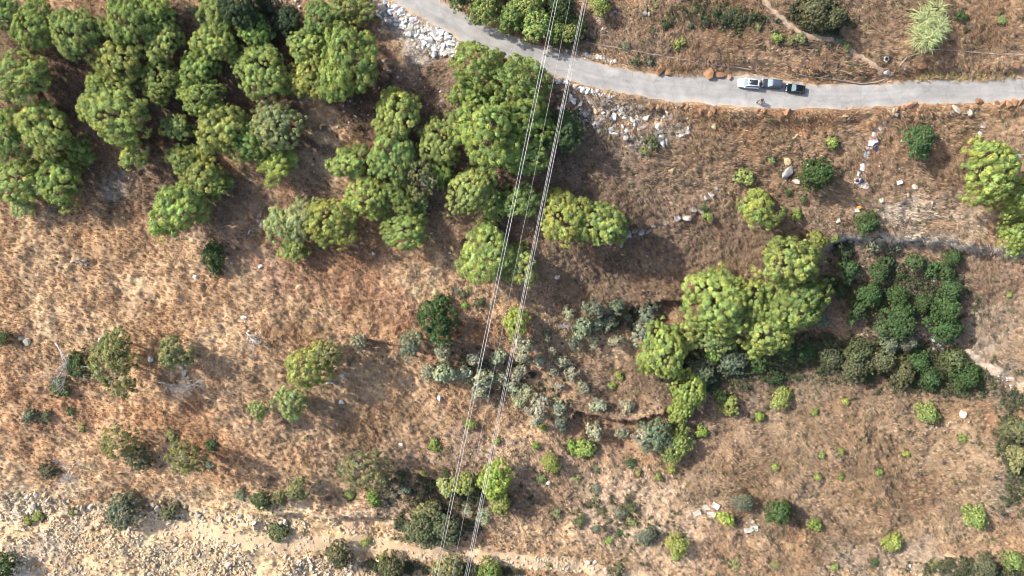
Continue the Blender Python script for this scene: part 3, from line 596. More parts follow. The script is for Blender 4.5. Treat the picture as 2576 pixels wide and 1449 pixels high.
# pines, each with what sets it apart. kind, X, Y, radius, colour, label
TREES = [
 ('P',8,40,46,'mid','pine crown cut by the left picture edge, uppermost of that edge'),
 ('P',85,62,58,'green','pale green pine in the far upper left corner, second in from the left edge'),
 ('P',182,85,60,'green','knobbly bright pine, third in from the left edge along the top row'),
 ('M',262,78,34,'mid','narrow dark green pine squeezed between two large pines near the upper left'),
 ('P',322,52,62,'green','large light green pine touching the top edge, left of the lime crowned one'),
 ('M',392,25,40,'lime','lime yellow pine crown at the top edge, in the row left of the dark thicket'),
 ('P',302,160,60,'lime','broad lime green pine whose crown bulges left over the clearing'),
 ('P',408,105,50,'green','mid sized pine in the upper left wood below the lime top edge crown'),
 ('P',540,105,52,'lime','tall pale yellow green pine standing out brightest in the upper left wood'),
 ('M',548,30,46,'mid','darker pine at the top edge directly above the brightest yellow green pine'),
 ('P',498,170,50,'green','pine just below left of the brightest yellow green pine'),
 ('P',405,205,54,'green','separate oval pine in the middle of the upper left wood, shadow gap on its right'),
 ('M',258,215,40,'green','upper lobe pine joined to the big round pine beside the left clearing'),
 ('P',285,290,80,'green','big round pine beside the shaded clearing, widest on the left side'),
 ('P',52,198,62,'green','broad pine on the left edge, just above the shaded clearing'),
 ('P',115,330,66,'green','large pine on the left side, directly left of the shaded clearing foot'),
 ('P',25,345,56,'mid','pine cut by the left edge, halfway down the left wood'),
 ('P',45,455,62,'green','lower left pine of the wood, cut by the left edge above the bright slope'),
 ('P',150,455,62,'green','pine at the wood\'s lower left tip with a bare grey branch showing'),
 ('M',196,375,36,'mid','darker pine at the right of the lower left pine block'),
 ('M',60,515,34,'pale','thin pale pine fringe hanging over the bright slope at the left edge wood'),
 ('M',337,390,38,'green','small lone pine in the shaded clearing below the big round pine'),
 ('M',445,320,38,'green','small pine on the left flank of the middle left row of crowns'),
 ('P',510,245,50,'green','pine above the middle left row, beside the brown forest floor'),
 ('P',560,325,66,'green','central pine of the middle left row, dense round crown'),
 ('P',628,355,54,'green','pine at the right of the central pine in the middle left row'),
 ('P',694,315,60,'pale','sparse olive toned pine with bare twigs at the right end of the middle left row'),
 ('M',690,415,48,'lime','lime green pine hanging below the sparse twiggy one'),
 ('M',462,400,42,'green','upper pine of the diagonal trio running down to the bright slope'),
 ('P',508,448,50,'green','middle pine of the diagonal trio running down to the bright slope'),
 ('P',447,525,68,'green','large pine at the foot of the diagonal trio, at the edge of the bright slope'),
 ('M',545,470,34,'mid','small dark pine at the right shoulder of the diagonal trio'),
 ('P',600,18,50,'dark','very dark pine at the top edge near the middle of the wood'),
 ('P',640,75,44,'mid','dark pine below the very dark top edge pine'),
 ('M',664,90,30,'pale','small pale round pine ringed by darker ones near the stone slide'),
 ('P',672,180,64,'green','pine with pale knobs standing left of the biggest dark green crown'),
 ('M',615,165,36,'mid','pine in shade left of the pale knobbed pine'),
 ('P',770,112,48,'green','pale knobbed pine tip just above the biggest dark green crown'),
 ('P',785,190,54,'lime','yellow green pine forming the left half of the biggest crown cluster'),
 ('P',880,150,80,'mid','biggest dark green pine, nearest to the white stone slide'),
 ('P',835,205,52,'mid','pine bulging below the biggest dark green pine'),
 ('P',877,18,52,'green','pine at the top edge touching the upper end of the white stone slide'),
 ('P',805,48,46,'mid','pine at the top edge left of the one touching the white stone slide'),
 ('M',727,60,38,'dark','dark low pine in the shade between the two upper woods'),
 ('P',1202,160,62,'mid','tall pine reaching over the road, left of the cable covered one'),
 ('P',1312,208,70,'mid','large pine reaching over the road directly under the paired cables'),
 ('P',1180,232,46,'green','pine below the tall one that reaches over the road'),
 ('P',1230,335,84,'green','widest pine in the middle of the cable grove'),
 ('P',1325,300,60,'mid','dark green pine under the paired cables beside the widest grove pine'),
 ('P',1412,335,50,'deep','dark shaded pine under the triple cables, right side of the grove'),
 ('P',1330,400,50,'green','pine under the paired cables at the lower end of the grove'),
 ('P',997,290,60,'green','pale green pine standing apart left of the grove, above the sunlit clearing corner'),
 ('P',990,390,62,'mid','greyish thin pine just below the pale one left of the grove'),
 ('T',1060,440,58,'dull','thin see through pine with grey branches left of the grove'),
 ('M',872,405,46,'green','small pine left of the greyish thin pine'),
 ('P',1112,355,54,'green','upright pine filling the gap left of the widest grove pine'),
 ('M',1110,440,38,'mid','dark pine tucked below the upright gap pine'),
 ('P',1190,480,58,'green','round pine below the grove, left of the paired cables'),
 ('M',1312,505,46,'mid','pine between the paired and the triple cables below the grove'),
 ('M',1250,515,34,'mid','small dark pine right beside the round pine below the grove'),
 ('P',930,495,54,'green','pine in the row of crowns stepping down left of the cables'),
 ('P',1005,490,46,'mid','dark pine at the right of the stepping row'),
 ('P',836,550,66,'lime','large lime pine with dense crown at the foot of the stepping row'),
 ('M',765,545,48,'pale','paler pine immediately left of the large lime pine'),
 ('M',703,565,42,'pale','pine at the left tip of the stepping row'),
 ('M',740,625,36,'green','small pine hanging lowest at the left tip of the stepping row'),
 ('P',1016,580,52,'green','lone round pine below the stepping row'),
 ('M',1058,515,22,'pale','little pale pine beside the path of shade above the lone round pine'),
 ('M',1226,580,30,'mid','small pine top just above the broad pine under the cables'),
 ('P',1225,640,72,'green','broad pine left of the paired cables at the lower end of the wood'),
 ('P',1302,668,50,'green','pine crossed by both cable sets at the lower end of the wood'),
 ('P',1413,545,64,'lime','vivid green pine just right of the triple cables'),
 ('P',1508,562,62,'green','duller pine joined to the right of the vivid green one'),
 ('P',1805,762,82,'green','broad pine forming the left half of the big cluster above the dark hollow'),
 ('P',1982,655,70,'green','upper pine of the big cluster above the dark hollow'),
 ('P',1992,762,74,'green','right hand pine of the big cluster, widest crown there'),
 ('P',1930,835,60,'green','lowest pine of the big cluster above the dark hollow'),
 ('P',1880,755,52,'green','middle pine of the big cluster, with bare twigs on top'),
 ('P',1800,840,46,'pale','paler pine at the lower left of the big cluster'),
 ('P',1665,890,64,'green','pine at the lower left of the big cluster, standing by the olive rows'),
 ('M',1728,838,42,'lime','yellowish pine linking the big cluster with the pine by the olive rows'),
 ('M',1910,530,50,'lime','lone bright pine on the slope above the big cluster'),
 ('M',2052,607,27,'lime','little yellow green pine at the top right of the big cluster'),
 ('P',2488,430,72,'green','large bright pine near the right edge below the road'),
 ('P',2550,500,46,'lime','pine at the right edge just below the large bright one'),
 ('P',2556,592,46,'green','pine at the right edge above the rock ledge'),
 ('T',292,925,74,'dull','tall sparse olive brown pine with bare limbs, left of the round shrub size pine'),
 ('T',298,868,44,'dull','upper lobe pine touching the tall sparse olive brown one on the left slope'),
 ('M',442,890,42,'dull','small rounded pine to the right of the tall sparse one on the left slope'),
 ('P',778,915,56,'lime','tall yellow green pine alone on the lower slope'),
 ('T',832,893,40,'dull','thin side tree at the right of the tall yellow green pine'),
 ('M',732,1010,42,'pale','pine just below the tall yellow green one'),
 ('M',650,1030,24,'pale','small pale round pine left of the pine below the tall yellow one'),
 ('M',1297,808,34,'yell','small yellow pine crossed by the triple cables above the olives'),
 ('T',305,1112,46,'dull','upper of two touching brown green pines at the lower left'),
 ('T',472,1147,50,'dull','sparse pale pine right of the two touching brown green ones'),
 ('T',918,1180,66,'dull','broad sparse pine standing alone on the lower middle slope'),
 ('M',750,1232,28,'dull','small olive toned pine above the quarry edge'),
 ('M',706,1250,20,'dull','tiny pine left of the small olive toned pine at the quarry edge'),
 ('M',1165,1215,32,'green','pine between the two cable sets near the bottom'),
 ('M',1124,1225,24,'pale','small pine just left of the paired cables near the bottom'),
 ('P',1245,1205,42,'yell','yellow pine touched by the triple cables near the bottom, long shadow on its right'),
 ('M',1256,1262,30,'green','green pine directly below the yellow one near the bottom'),
 ('P',1732,985,46,'lime','yellow green pine just below the dark hollow'),
 ('M',1708,1035,30,'lime','small lime pine below the yellow green one under the dark hollow'),
 ('M',2100,600,10,'lime','tiny pine sapling above the rock ledge'),
]
BROAD = [
 ('B',1150,-16,40,'deep','broadleaf tree at the top edge above the road bend, leftmost of its row'),
 ('B',1222,18,46,'mid','wide broadleaf tree above the road bend, second in its row'),
 ('B',1288,42,46,'mid','broadleaf tree above the road bend, third in its row'),
 ('B',1352,60,46,'green','broadleaf tree above the road right under the paired cables'),
 ('B',1330,5,46,'green','broadleaf tree at the top edge under the paired cables'),
 ('B',1403,76,32,'mid','broadleaf tree between the cable sets above the road'),
 ('B',1438,72,36,'lime','pale lime broadleaf tree under the triple cables above the road'),
 ('B',1412,18,42,'dark','darkest bluish broadleaf tree at the top edge by the triple cables'),
 ('B',1508,10,28,'green','small olive green tree at the top edge right of the triple cables'),
 ('B',2050,25,44,'sage','sprawling brownish green bush at the top edge, right of the footpath'),
 ('B',2095,45,34,'sage','lower half of the sprawling brownish green thicket near the footpath'),
 ('B',2055,440,44,'deep','dark green round bush on the slope below the parked cars'),
 ('S',1875,443,26,'green','small green round bush left of the dark green round bush'),
 ('B',2315,350,43,'deep','dark green bush on the slope below the right half of the road'),
 ('B',2180,560,32,'deep','dark bush just above the left end of the rock ledge'),
 ('B',534,643,32,'deep','deep green bush alone on the bright upper left slope'),
 ('S',540,672,18,'deep','small deep green bush right below the lone deep green one'),
 ('B',195,920,34,'deep','glossy green bush beside the fallen bleached trunk'),
 ('S',150,972,27,'deep','smaller dark bush below left of the fallen trunk bush'),
 ('S',75,1047,19,'grey','small grey green bush near the left edge'),
 ('B',350,1150,35,'sage','lower dark bush touching the brown green pine at the lower left'),
 ('S',122,1187,23,'sage','dark bush left of the leafless grey tree'),
 ('B',1095,805,58,'deep','round dark leaved tree alone left of the paired cables'),
 ('B',657,1257,27,'deep','dark green bush on the quarry edge'),
 ('B',1065,1330,52,'sage','left half of the wide thicket by the sandy track'),
 ('B',1120,1325,50,'sage','right half of the wide thicket under the paired cables'),
 ('B',1080,1285,34,'dull','upper brownish part of the wide thicket by the track'),
 ('B',310,1288,46,'grey','grey green bush on the quarry rubble'),
 ('S',425,1290,24,'sage','small bush right of the grey green quarry bush'),
 ('B',850,1395,34,'sage','dark bush on the stones beside the sandy track'),
 ('S',700,1340,25,'sage','bush on the sandy quarry floor'),
 ('B',985,1430,38,'sage','grey bush at the bottom edge right of the stone heap'),
 ('B',1130,1432,42,'dull','olive brown bush at the bottom edge under the paired cables'),
 ('B',1235,1440,34,'mid','green bush at the bottom edge right of the triple cables'),
 ('B',8,1425,32,'deep','dark green tree in the bottom left corner'),
 ('B',1627,1345,29,'grey','round grey green bush at the lower right of the bright slope'),
 ('S',1550,1437,24,'sage','green bush at the bottom edge beside pale boulders'),
 ('B',10,852,17,'deep','dark bush cut by the left edge, halfway down'),
 ('B',1655,1095,50,'grey','large silvery green tree at the end of the terraces'),
 ('B',1702,1120,44,'green','green tree joined to the large silvery one at the end of the terraces'),
 # dark grove right of the big pine cluster
 ('B',2205,690,28,'deep','topmost dark tree of the pointed grove below the rock ledge'),
 ('B',2190,735,33,'deep','second dark tree down the left side of the pointed grove'),
 ('B',2160,778,33,'deep','leftmost dark tree of the pointed grove'),
 ('B',2262,748,34,'deep','dark tree in the middle of the grove below the rock ledge'),
 ('B',2265,812,52,'deep','largest dark tree at the bottom middle of the grove'),
 ('B',2325,757,28,'deep','small tree between the middle and right of the grove'),
 ('B',2392,722,35,'deep','tree at the upper right of the grove'),
 ('B',2380,775,42,'deep','wide tree at the right of the grove'),
 ('B',2380,828,46,'deep','dark tree at the lower right of the grove, above the pale slabs'),
 ('B',2393,650,24,'deep','small tree directly under the rock ledge, right end'),
 ('S',2345,675,24,'deep','dark shrub left of the small tree under the ledge'),
 ('S',2382,682,22,'deep','shrub just below the small tree under the ledge'),
 ('B',2133,680,34,'deep','dark spreading bush below the left end of the ledge'),
 ('S',2122,628,26,'dark','dark bush in the shade of the ledge\'s left end'),
 ('S',2202,618,19,'grey','grey green shrub against the ledge foot, left one'),
 ('S',2248,622,17,'grey','grey green shrub against the ledge foot, second from left'),
 ('S',2228,662,24,'deep','low shrub above the top of the pointed grove'),
 ('S',2300,660,26,'deep','low shrub between the ledge and the grove'),
 ('S',2265,690,14,'dark','tiny dark shrub in the grove\'s upper gap'),
 ('S',2085,710,22,'dark','dark shrub right of the big pine cluster'),
 ('S',2115,728,20,'dark','second dark shrub right of the big pine cluster'),
 ('B',2055,808,28,'grey','bluish dark bush below the right of the big pine cluster'),
 ('S',2067,765,13,'dark','small dark shrub on the bare strip right of the pine cluster'),
 # hollow thicket
 ('B',1845,905,40,'grey','bluish bush in the dark hollow below the pine cluster'),
 ('S',1790,895,24,'mid','small bright bush in the dark hollow'),
 ('B',1760,935,42,'grey','grey green bush at the left of the dark hollow'),
 ('S',1905,912,30,'deep','dark bush in the middle of the hollow'),
 ('B',1975,880,26,'deep','bush at the upper left end of the long thicket'),
 ('S',2030,885,24,'deep','bush next along the long thicket from the left'),
 ('B',2095,895,36,'sage','brownish green bush in the long thicket, left part'),
 ('B',2155,880,38,'sage','brownish bush in the long thicket, centre left'),
 ('B',2150,925,38,'sage','lower brownish bush in the long thicket'),
 ('B',2215,905,40,'sage','brownish bush in the long thicket, centre'),
 ('B',2235,862,26,'grey','bluish bush at the foot of the grove'),
 ('B',2280,860,28,'grey','bluish bush by the pale slabs'),
 ('B',2310,905,32,'deep','dark green bush in the long thicket below the pale slabs'),
 ('B',2270,940,34,'sage','lower bush in the right part of the long thicket'),
 ('B',2345,950,32,'deep','dark bush low at the right part of the long thicket'),
 ('B',2405,905,34,'sage','brown green bush at the right of the long thicket'),
 ('B',2435,945,38,'deep','dark bush at the far right end of the long thicket'),
 ('S',1955,950,20,'dark','shrub at the foot of the hollow'),
 # under and round the lower right slope
 ('B',1965,1000,30,'green','round green bush alone on the lower right slope, upper part'),
 ('B',2335,1038,29,'green','round green bush right of centre on the lower right slope'),
 ('S',1835,1022,26,'green','loose green bush under the dark hollow'),
 ('S',1812,995,20,'mid','small green bush at the hollow\'s lower rim'),
 ('S',1765,1085,17,'fresh','small upright bright bush right of the tree at the terraces\' end'),
 ('B',1962,1288,34,'deep','green bush low in the middle of the lower right slope'),
 ('B',2455,1300,32,'green','bush near the right end of the lower right slope'),
 ('B',2245,1365,26,'yell','bright yellow green bush low on the lower right slope'),
 ('S',2052,1320,18,'fresh','bright small bush right of the low green bush'),
 ('S',1827,1303,22,'yell','yellowish bush right of the pale concrete blocks'),
 ('B',1705,1372,30,'yell','yellow green bush at the lower right, below the concrete blocks'),
 ('B',1870,1262,28,'grey','grey green bush above the pale concrete blocks'),
 ('B',2555,1080,40,'sage','brown green thicket at the right edge, lower half'),
 ('B',2560,1150,34,'dull','dull thicket at the right edge below the brown green one'),
 ('B',2480,1425,30,'sage','dark thicket in the bottom right corner'),
 ('B',2552,1410,28,'mid','green thicket at the bottom of the right edge'),
 ('S',1470,1128,26,'green','green and brown twin bush on the slope below the olives'),
 ('S',1442,1125,20,'fresh','fresh green bush with a darker one at its foot below the olives'),
 ('B',1385,1165,25,'yell','round yellow green bush below the olives'),
]
OLV = [ # olives: X, Y, r, label
 (905,862,28,'leftmost silvery olive, alone at the start of the upper terrace edge'),
 (1032,870,36,'large silvery olive below the round dark leaved tree'),
 (1110,882,24,'olive just right of the large silvery olive'),(1130,865,14,'small olive tip touching the round dark tree\'s shadow'),
 (1074,937,22,'olive at the left end of the lower row'),(1113,935,26,'second olive from the left in the lower row'),(1165,937,21,'third olive from the left in the lower row'),
 (1194,903,20,'olive crossed by the paired cables, upper one'),(1212,950,32,'large olive crossed by the paired cables'),(1205,985,22,'olive crossed by the paired cables, lowest one'),
 (1259,948,22,'olive between the cable sets in the lower row'),(1258,892,21,'greener olive between the cable sets in the upper row'),
 (1318,868,26,'olive right of the triple cables in the upper row'),(1313,902,13,'little olive below the one right of the triple cables'),
 (1373,846,16,'dark olive right of the triple cables, apart from others'),(1355,908,17,'pale small olive on the middle terrace'),
 (1303,942,22,'olive under the triple cables at the bend of the lower row'),(1292,978,19,'olive under the triple cables below the bend'),(1324,987,20,'olive just right of the triple cables, lower row'),(1305,1013,16,'small olive under the triple cables end of row'),
 (1352,1026,34,'broad olive at the right end of the lower row'),(1405,1022,22,'last olive at the right end of the lower row'),(1412,1064,17,'dark olive below the end of the lower row'),
 (1389,879,11,'tiny pale olive on the middle terrace'),(1415,908,18,'pale olive on the middle terrace, upper of three'),(1391,934,16,'olive on the middle terrace, left of three'),(1436,937,21,'olive on the middle terrace, right of three'),
 (1407,971,13,'small olive below the group of three'),(1467,977,15,'olive on the inner terrace, above the bare soil'),
 (1443,862,18,'dark olive left of the upper olive cluster'),(1430,789,18,'olive at the upper left corner of the upper cluster'),(1467,820,26,'pale olive at the lower left of the upper cluster'),
 (1495,776,27,'dark olive at the top of the upper cluster'),(1550,771,21,'second dark olive along the top of the upper cluster'),(1534,808,20,'pale olive in the middle of the upper cluster'),(1500,812,22,'olive inside the upper cluster'),
 (1625,783,28,'dark olive at the upper right of the cluster, beside the terrace step'),(1613,836,33,'broad olive at the lower right of the upper cluster'),(1577,795,14,'little dark olive in the gap of the upper cluster'),
 (1495,857,15,'small olive just below the upper cluster, left'),(1547,858,17,'small olive just below the upper cluster, right'),
 (1506,1019,20,'olive alone on the pale terrace, left one'),(1578,1021,19,'olive alone on the pale terrace, right one'),
 (1497,1085,23,'pale round olive on the lowest terrace, left one'),(1563,1088,17,'pale olive on the lowest terrace, middle one'),(1615,1092,26,'pale olive at the edge of the large silvery green tree'),
]
for t in TREES + BROAD: plant(*t)
for X, Y, r, lb in OLV:
    plant('O', X, Y, r, 'olive' if 'dark' not in lb else 'grey', lb)
# small green sprouts that nothing tells apart
SPR = [(2095,360,15),(2005,540,18),(1092,1120,17),(1347,1122,11),(1065,1190,9),(1365,1075,11),(1170,768,9),(1555,940,11),(1845,1030,10),(1911,1048,14),(2050,1037,10),(2128,1010,9),(2116,1137,9),(1950,1175,9),
 (2058,1200,9),(2422,1102,11),(2115,1197,9),(2068,1145,9),(2280,1142,12),(2212,1187,11),(1560,950,9),(1700,410,0),(2470,505,12),(2540,740,10),(2375,1050,0),(1895,912,0),(1540,970,12),(70,950,0),(1183,1068,16),
 (940,1252,17),(1250,1109,10),(95,1300,14),(70,1310,12),(180,1290,10),(60,1250,0),(1605,1190,8),(2012,905,8),(955,1270,8),(175,985,0),(2080,885,0),(1090,1015,0),(1655,1200,12),(1690,1180,14)]
for X, Y, r in SPR:
    if r: plant('S', X, Y, r * random.uniform(.75, 1.15), random.choice(('fresh', 'lime', 'yell', 'green')), ('light green shrub ' if r > 13 else 'small light green sprout ' if r > 9 else 'tiny light green sprout ') + where(X, Y), group='fresh green sprouts')
WEED = [(1770,40),(1800,28),(1735,60),(1830,30),(1880,55),(1905,65),(1955,95),(1990,100),(2015,95),(2110,105),(2130,115),(1590,150),(1635,153),(1575,115),(1600,150),(1675,60),(1690,45),(1710,105),(1640,75),(1460,1310),(1500,1330),(1530,1360),
 (1480,1270),(1560,1340),(1515,1285),(1380,1420),(1590,1310),(1330,1260),(960,1405),(920,1365),(430,1095),(115,1047),(205,1075),(180,1035),(530,1120),(525,1170),(605,1245),(1650,10),(2000,40),(1150,730),(1165,738),(1205,760),
 (1450,1200),(1500,1180),(1590,1165),(1560,1290),(1360,1205),(2430,70),(2520,50),(1640,345),(1620,375),(1640,360),(1935,300),(1590,1275),(1500,1230),(2420,40),(1530,1310),(1940,400),(1780,540),(1770,520),(1985,480),(2020,500),(2160,540),(990,1245),(1020,1230),(1120,1190),(880,1245),(1060,1245),(1400,1290),(1700,1400),(1850,1420),(1950,1420),(2100,1425),(2200,1415),(2350,1420)]
for i, (X, Y) in enumerate(WEED):
    rr = random.uniform(9, 17); cc = random.choice(('sage', 'deep', 'grey', 'green', 'dull'))
    plant('S', X, Y, rr, cc, ('low ' if rr > 13 else 'small low ') + {'sage': 'brownish green', 'deep': 'dark green', 'grey': 'grey green', 'green': 'mid green', 'dull': 'olive brown'}[cc] + ' scrub bush ' + where(X, Y), hk=0.6, group='low scrub bushes')

SK = np.array(SKIRT)
tag(scrub('undergrowth', SK[:, 0], SK[:, 1], [(.09, .11, .05), (.13, .14, .07), (.17, .16, .09), (.21, .165, .115), (.10, .12, .07), (.26, .20, .14)], .15, .6, .15, M['grass'], 5, 8, .4), 'ragged weeds and dry stems round the feet of bushes', 'undergrowth', kind='stuff')
# pale feathery reed tree and green cane clumps
def reeds(X, Y, r, c, label, name, cat, n=420, up=4.0, seed=3):
    g = random.Random(seed); rm = r * SPX; x, y, z = place(X, Y, up * 0.5)
    e = empty(name, (x, y, z)); V = []; F = []; cols = []
    st = MB()
    for i in range(22):
        a = g.uniform(0, 6.28); d = g.uniform(.1, .5) * rm
        st.tube([(0, 0, -.2), (d * math.cos(a) * .5, d * math.sin(a) * .5, up * .5), (d * math.cos(a), d * math.sin(a), up * g.uniform(.7, .95))], [.06, .045, .02], 5)
    cl = [(g.uniform(-.5, .5) * rm * .8, g.uniform(-.75, .75) * rm, g.uniform(.25, .5)) for _ in range(9)]
    for i in range(n):
        cx, cy, cr_ = cl[i % 9]; a = g.uniform(0, 6.28); f = math.sqrt(g.random()); d0 = f * rm * cr_; L = g.uniform(.4, 1.3) * rm * .45
        b = Vector((cx + d0 * math.cos(a), cy + d0 * math.sin(a), up * (1 - .45 * f * f) * g.uniform(.6, 1)))
        an = a + g.uniform(-.7, .7); dr = Vector((math.cos(an) + .25, math.sin(an) + .25, 0)).normalized(); sd = Vector((-dr.y, dr.x, 0)) * g.uniform(.05, .1)
        cv = 0.75 + .5 * g.random(); prev = None
        for k in range(5):
            t = k / 4; p = b + dr * L * t + Vector((0, 0, L * (.55 * t - .85 * t * t))); wd = sd * (1 - t * .92)
            V += [tuple(p - wd), tuple(p + wd)]; cols += [(cv, cv, cv)] * 2
            if k: m = len(V); F.append((m - 4, m - 3, m - 1, m - 2))
    link('foliage', mesh_np(name + '_foliage', V, F, M['leaves'], np.array(cols)), e, c); st.build('stem', M['bark'], e)
    return tag(e, label, cat)
reeds(2335, 68, 54, (0.42, 0.48, 0.25), 'pale feathery light green reed tree above the road at the upper right', 'reed_tree', 'tree', 900, 5.0, 3)
reeds(1215, 1300, 27, (0.38, 0.46, 0.30), 'pale green cane clump crossed by the triple cables near the bottom', 'cane_clump', 'cane', 160, 2.2, 4)
reeds(1175, 1280, 19, (0.36, 0.42, 0.30), 'smaller pale cane clump left of the triple cables near the bottom', 'cane_clump', 'cane', 110, 1.8, 5)
# yellow tussocks along the upper verge at the right
for i, X in enumerate([2310,2322,2335,2350,2363,2378,2392,2405,2422,2442,2460,2478,2498,2520,2545]):
    e = reeds(X, 190 + random.uniform(-5, 3), random.uniform(9, 15), (0.52, 0.42, 0.20), 'yellow straw tussock leaning over the upper road verge', 'straw_tussock', 'grass tussock', 60, 0.9, 20 + i); e['label'] = 'yellow straw tussock on upper verge, ' + 'first second third fourth fifth sixth seventh eighth ninth tenth eleventh twelfth thirteenth fourteenth last'.split()[i] + ' in its row'; e['group'] = 'straw tussocks on the road verge'

# leafless trees
def dead_tree(X, Y, up, spread, lean, label, seed, fallen=False, group=None):
    g = random.Random(seed); x, y, z = place(X, Y, 0.2); e = empty('dead_tree', (x, y, z)); tk = MB(); tw = tk
    def br(p, d, L, r, dep, mb):
        pts_ = [p]; q = p
        for k in range(4):
            d = (d + Vector((g.uniform(-.25, .25), g.uniform(-.25, .25), g.uniform(-.12, .16)))).normalized(); q = q + d * L / 4
            if q.z < 0.05: q.z = 0.05
            pts_.append(q)
        r = max(r, .036); mb.tube(pts_, [r, r * .85, r * .75, r * .65, r * .5], 5 if dep < 2 else 3)
        if dep < 4:
            for k in range(g.choice((3, 4)) if dep else 6):
                t = g.randrange(1, 5); a = g.uniform(0, 6.28); nd = (d + Vector((math.cos(a), math.sin(a), g.uniform(-.1, .5))) * (.8 if dep else 1.2) * spread).normalized()
                br(pts_[t], nd, L * g.uniform(.5, .75), r * .5, dep + 1, tw if dep else tk)
    if fallen: br(Vector((0, 0, .3)), Vector(lean).normalized(), up, .24, 0, tk)
    else: br(Vector((0, 0, -.2)), Vector((lean[0], lean[1], 1)).normalized(), up, .24, 0, tk)
    bpy.data.objects.remove(e); e = tk.build('dead_tree', M['deadwood']); e.location = (x, y, z)
    return tag(e, label, 'dead tree', group)
dead_tree(488, 968, 4.8, 1.2, (0.1, -.2), 'grey leafless tree on the slope between the small rounded pine and the lower pines', 2)
dead_tree(186, 1165, 5.6, 1.3, (0.3, -.5), 'grey leafless tree spreading above the quarry edge at the lower left', 5)
dead_tree(140, 862, 5.6, .7, (0.75, -.65, 0.05), 'fallen bleached trunk lying against the glossy green bush', 7, True)
dead_tree(178, 660, 2.6, .5, (0.9, 0.12, 0.02), 'short white fallen branch alone on the bright upper left slope', 8, True)
dead_tree(625, 590, 3.2, .5, (0.35, 0.9, 0.02), 'fallen white branches right of the lone deep green bush', 9, True)
dead_tree(620, 835, 3.0, .5, (0.6, -.7, 0.02), 'fallen white branches in the middle of the bright slope', 10, True)
dead_tree(400, 962, 3.0, .4, (1, -.1, 0.02), 'fallen grey branches below the small rounded pine', 12, True)
dead_tree(820, 965, 1.9, .4, (0.9, .2, 0.02), 'small fallen branch at the foot of the tall yellow green pine', 13, True)
dead_tree(1417, 818, 1.5, 1.0, (0.1, .1), 'little bare white shrub skeleton at the left of the upper olive cluster', 14)

# ------------------------------------------------------------------ rocks
def rock_arr(seed, npt=13, flat=0.62):
    g = np.random.default_rng(seed); bm = bmesh.new()
    for p in sph(npt, g) * g.uniform(0.75, 1.1, (npt, 1)): bm.verts.new((p[0] * .5 * g.uniform(.9, 1.2), p[1] * .5 * .85, p[2] * .5 * flat))
    r = bmesh.ops.convex_hull(bm, input=bm.verts); bmesh.ops.delete(bm, geom=list({v for v in r['geom_unused'] + r['geom_interior'] if isinstance(v, bmesh.types.BMVert)}), context='VERTS')
    bmesh.ops.triangulate(bm, faces=bm.faces); bm.verts.index_update()
    V = np.array([v.co[:] for v in bm.verts]); F = np.array([[v.index for v in f.verts] for f in bm.faces]); bm.free(); return V, F
RA = [rock_arr(i) for i in range(12)] + [rock_arr(50 + i, 22, .8) for i in range(4)]
def bevelled(name, V, F, w=0.05):
    bm = bmesh.new(); vs = [bm.verts.new(v) for v in V]; [bm.faces.new([vs[i] for i in f]) for f in F]
    bmesh.ops.dissolve_limit(bm, angle_limit=R(14), verts=bm.verts, edges=bm.edges)
    bmesh.ops.bevel(bm, geom=list(bm.edges), offset=w, segments=1, affect='EDGES', clamp_overlap=True)
    me = bpy.data.meshes.new(name); bm.to_mesh(me); bm.free(); me.materials.append(M['rock']); return me
RM_ = [bevelled('boulder', *a) for a in RA]
WHITE = (0.66, 0.65, 0.635); GR = (0.38, 0.37, 0.36); TAN = (0.52, 0.40, 0.25); ORA = (0.33, 0.185, 0.105); PLB = (0.55, 0.49, 0.40)
def rock(X, Y, d, c, label, group=None, name='boulder', cat='boulder', el=None):
    x, y, z = place(X, Y); o = link(name, RM_[random.randrange(len(RM_))]); v = random.uniform(.8, 1.15)
    o.color = (*[min(.8, q * v * random.uniform(.96, 1.04)) for q in c], 1)
    o.location = (x, y, z + d * .14 + .05); k = random.uniform(.75, 1.25) if el is None else el
    o.scale = (d * k, d / k, d * random.uniform(.75, 1.05)); o.rotation_euler = (random.uniform(-.25, .25), random.uniform(-.25, .25), random.uniform(0, 6.28))
    return tag(o, label, cat, group)
def inpoly(X, Y, P):
    P = np.array(P, float); r = np.zeros(X.shape, bool); j = len(P) - 1
    for i in range(len(P)):
        a, b = P[i], P[j]; k = ((a[1] > Y) != (b[1] > Y)) & (X < (b[0] - a[0]) * (Y - a[1]) / (b[1] - a[1] + 1e-9) + a[0]); r ^= k; j = i
    return r
def pts_in(P, n, sep):
    P_ = np.array(P); out = []; t = 0
    while len(out) < n and t < n * 60:
        t += 1; X = random.uniform(P_[:, 0].min(), P_[:, 0].max()); Y = random.uniform(P_[:, 1].min(), P_[:, 1].max())
        if inpoly(np.array([X]), np.array([Y]), P)[0] and all((X - a) ** 2 + (Y - b) ** 2 > sep * sep for a, b in out[-300:]): out.append((X, Y))
    return out
def along(L, n, wdt):
    p = arc(L, 400); out = []
    for _ in range(n):
        q = p[random.randrange(400)]; out.append((q[0] + random.gauss(0, wdt), q[1] + random.gauss(0, wdt * .7)))
    return out
def sector(X, Y, P):
    xs = sorted(p[0] for p in P); ys = sorted(p[1] for p in P); i = sum(p < X for p in xs) / len(xs); j = sum(p < Y for p in ys) / len(ys)
    h = ('far left', 'left', 'inner left', 'centre', 'inner right', 'right', 'far right')[min(6, int(i * 7))]; return ('top ', 'upper ', 'middle ', 'lower ', 'bottom ')[min(4, int(j * 5))] + h
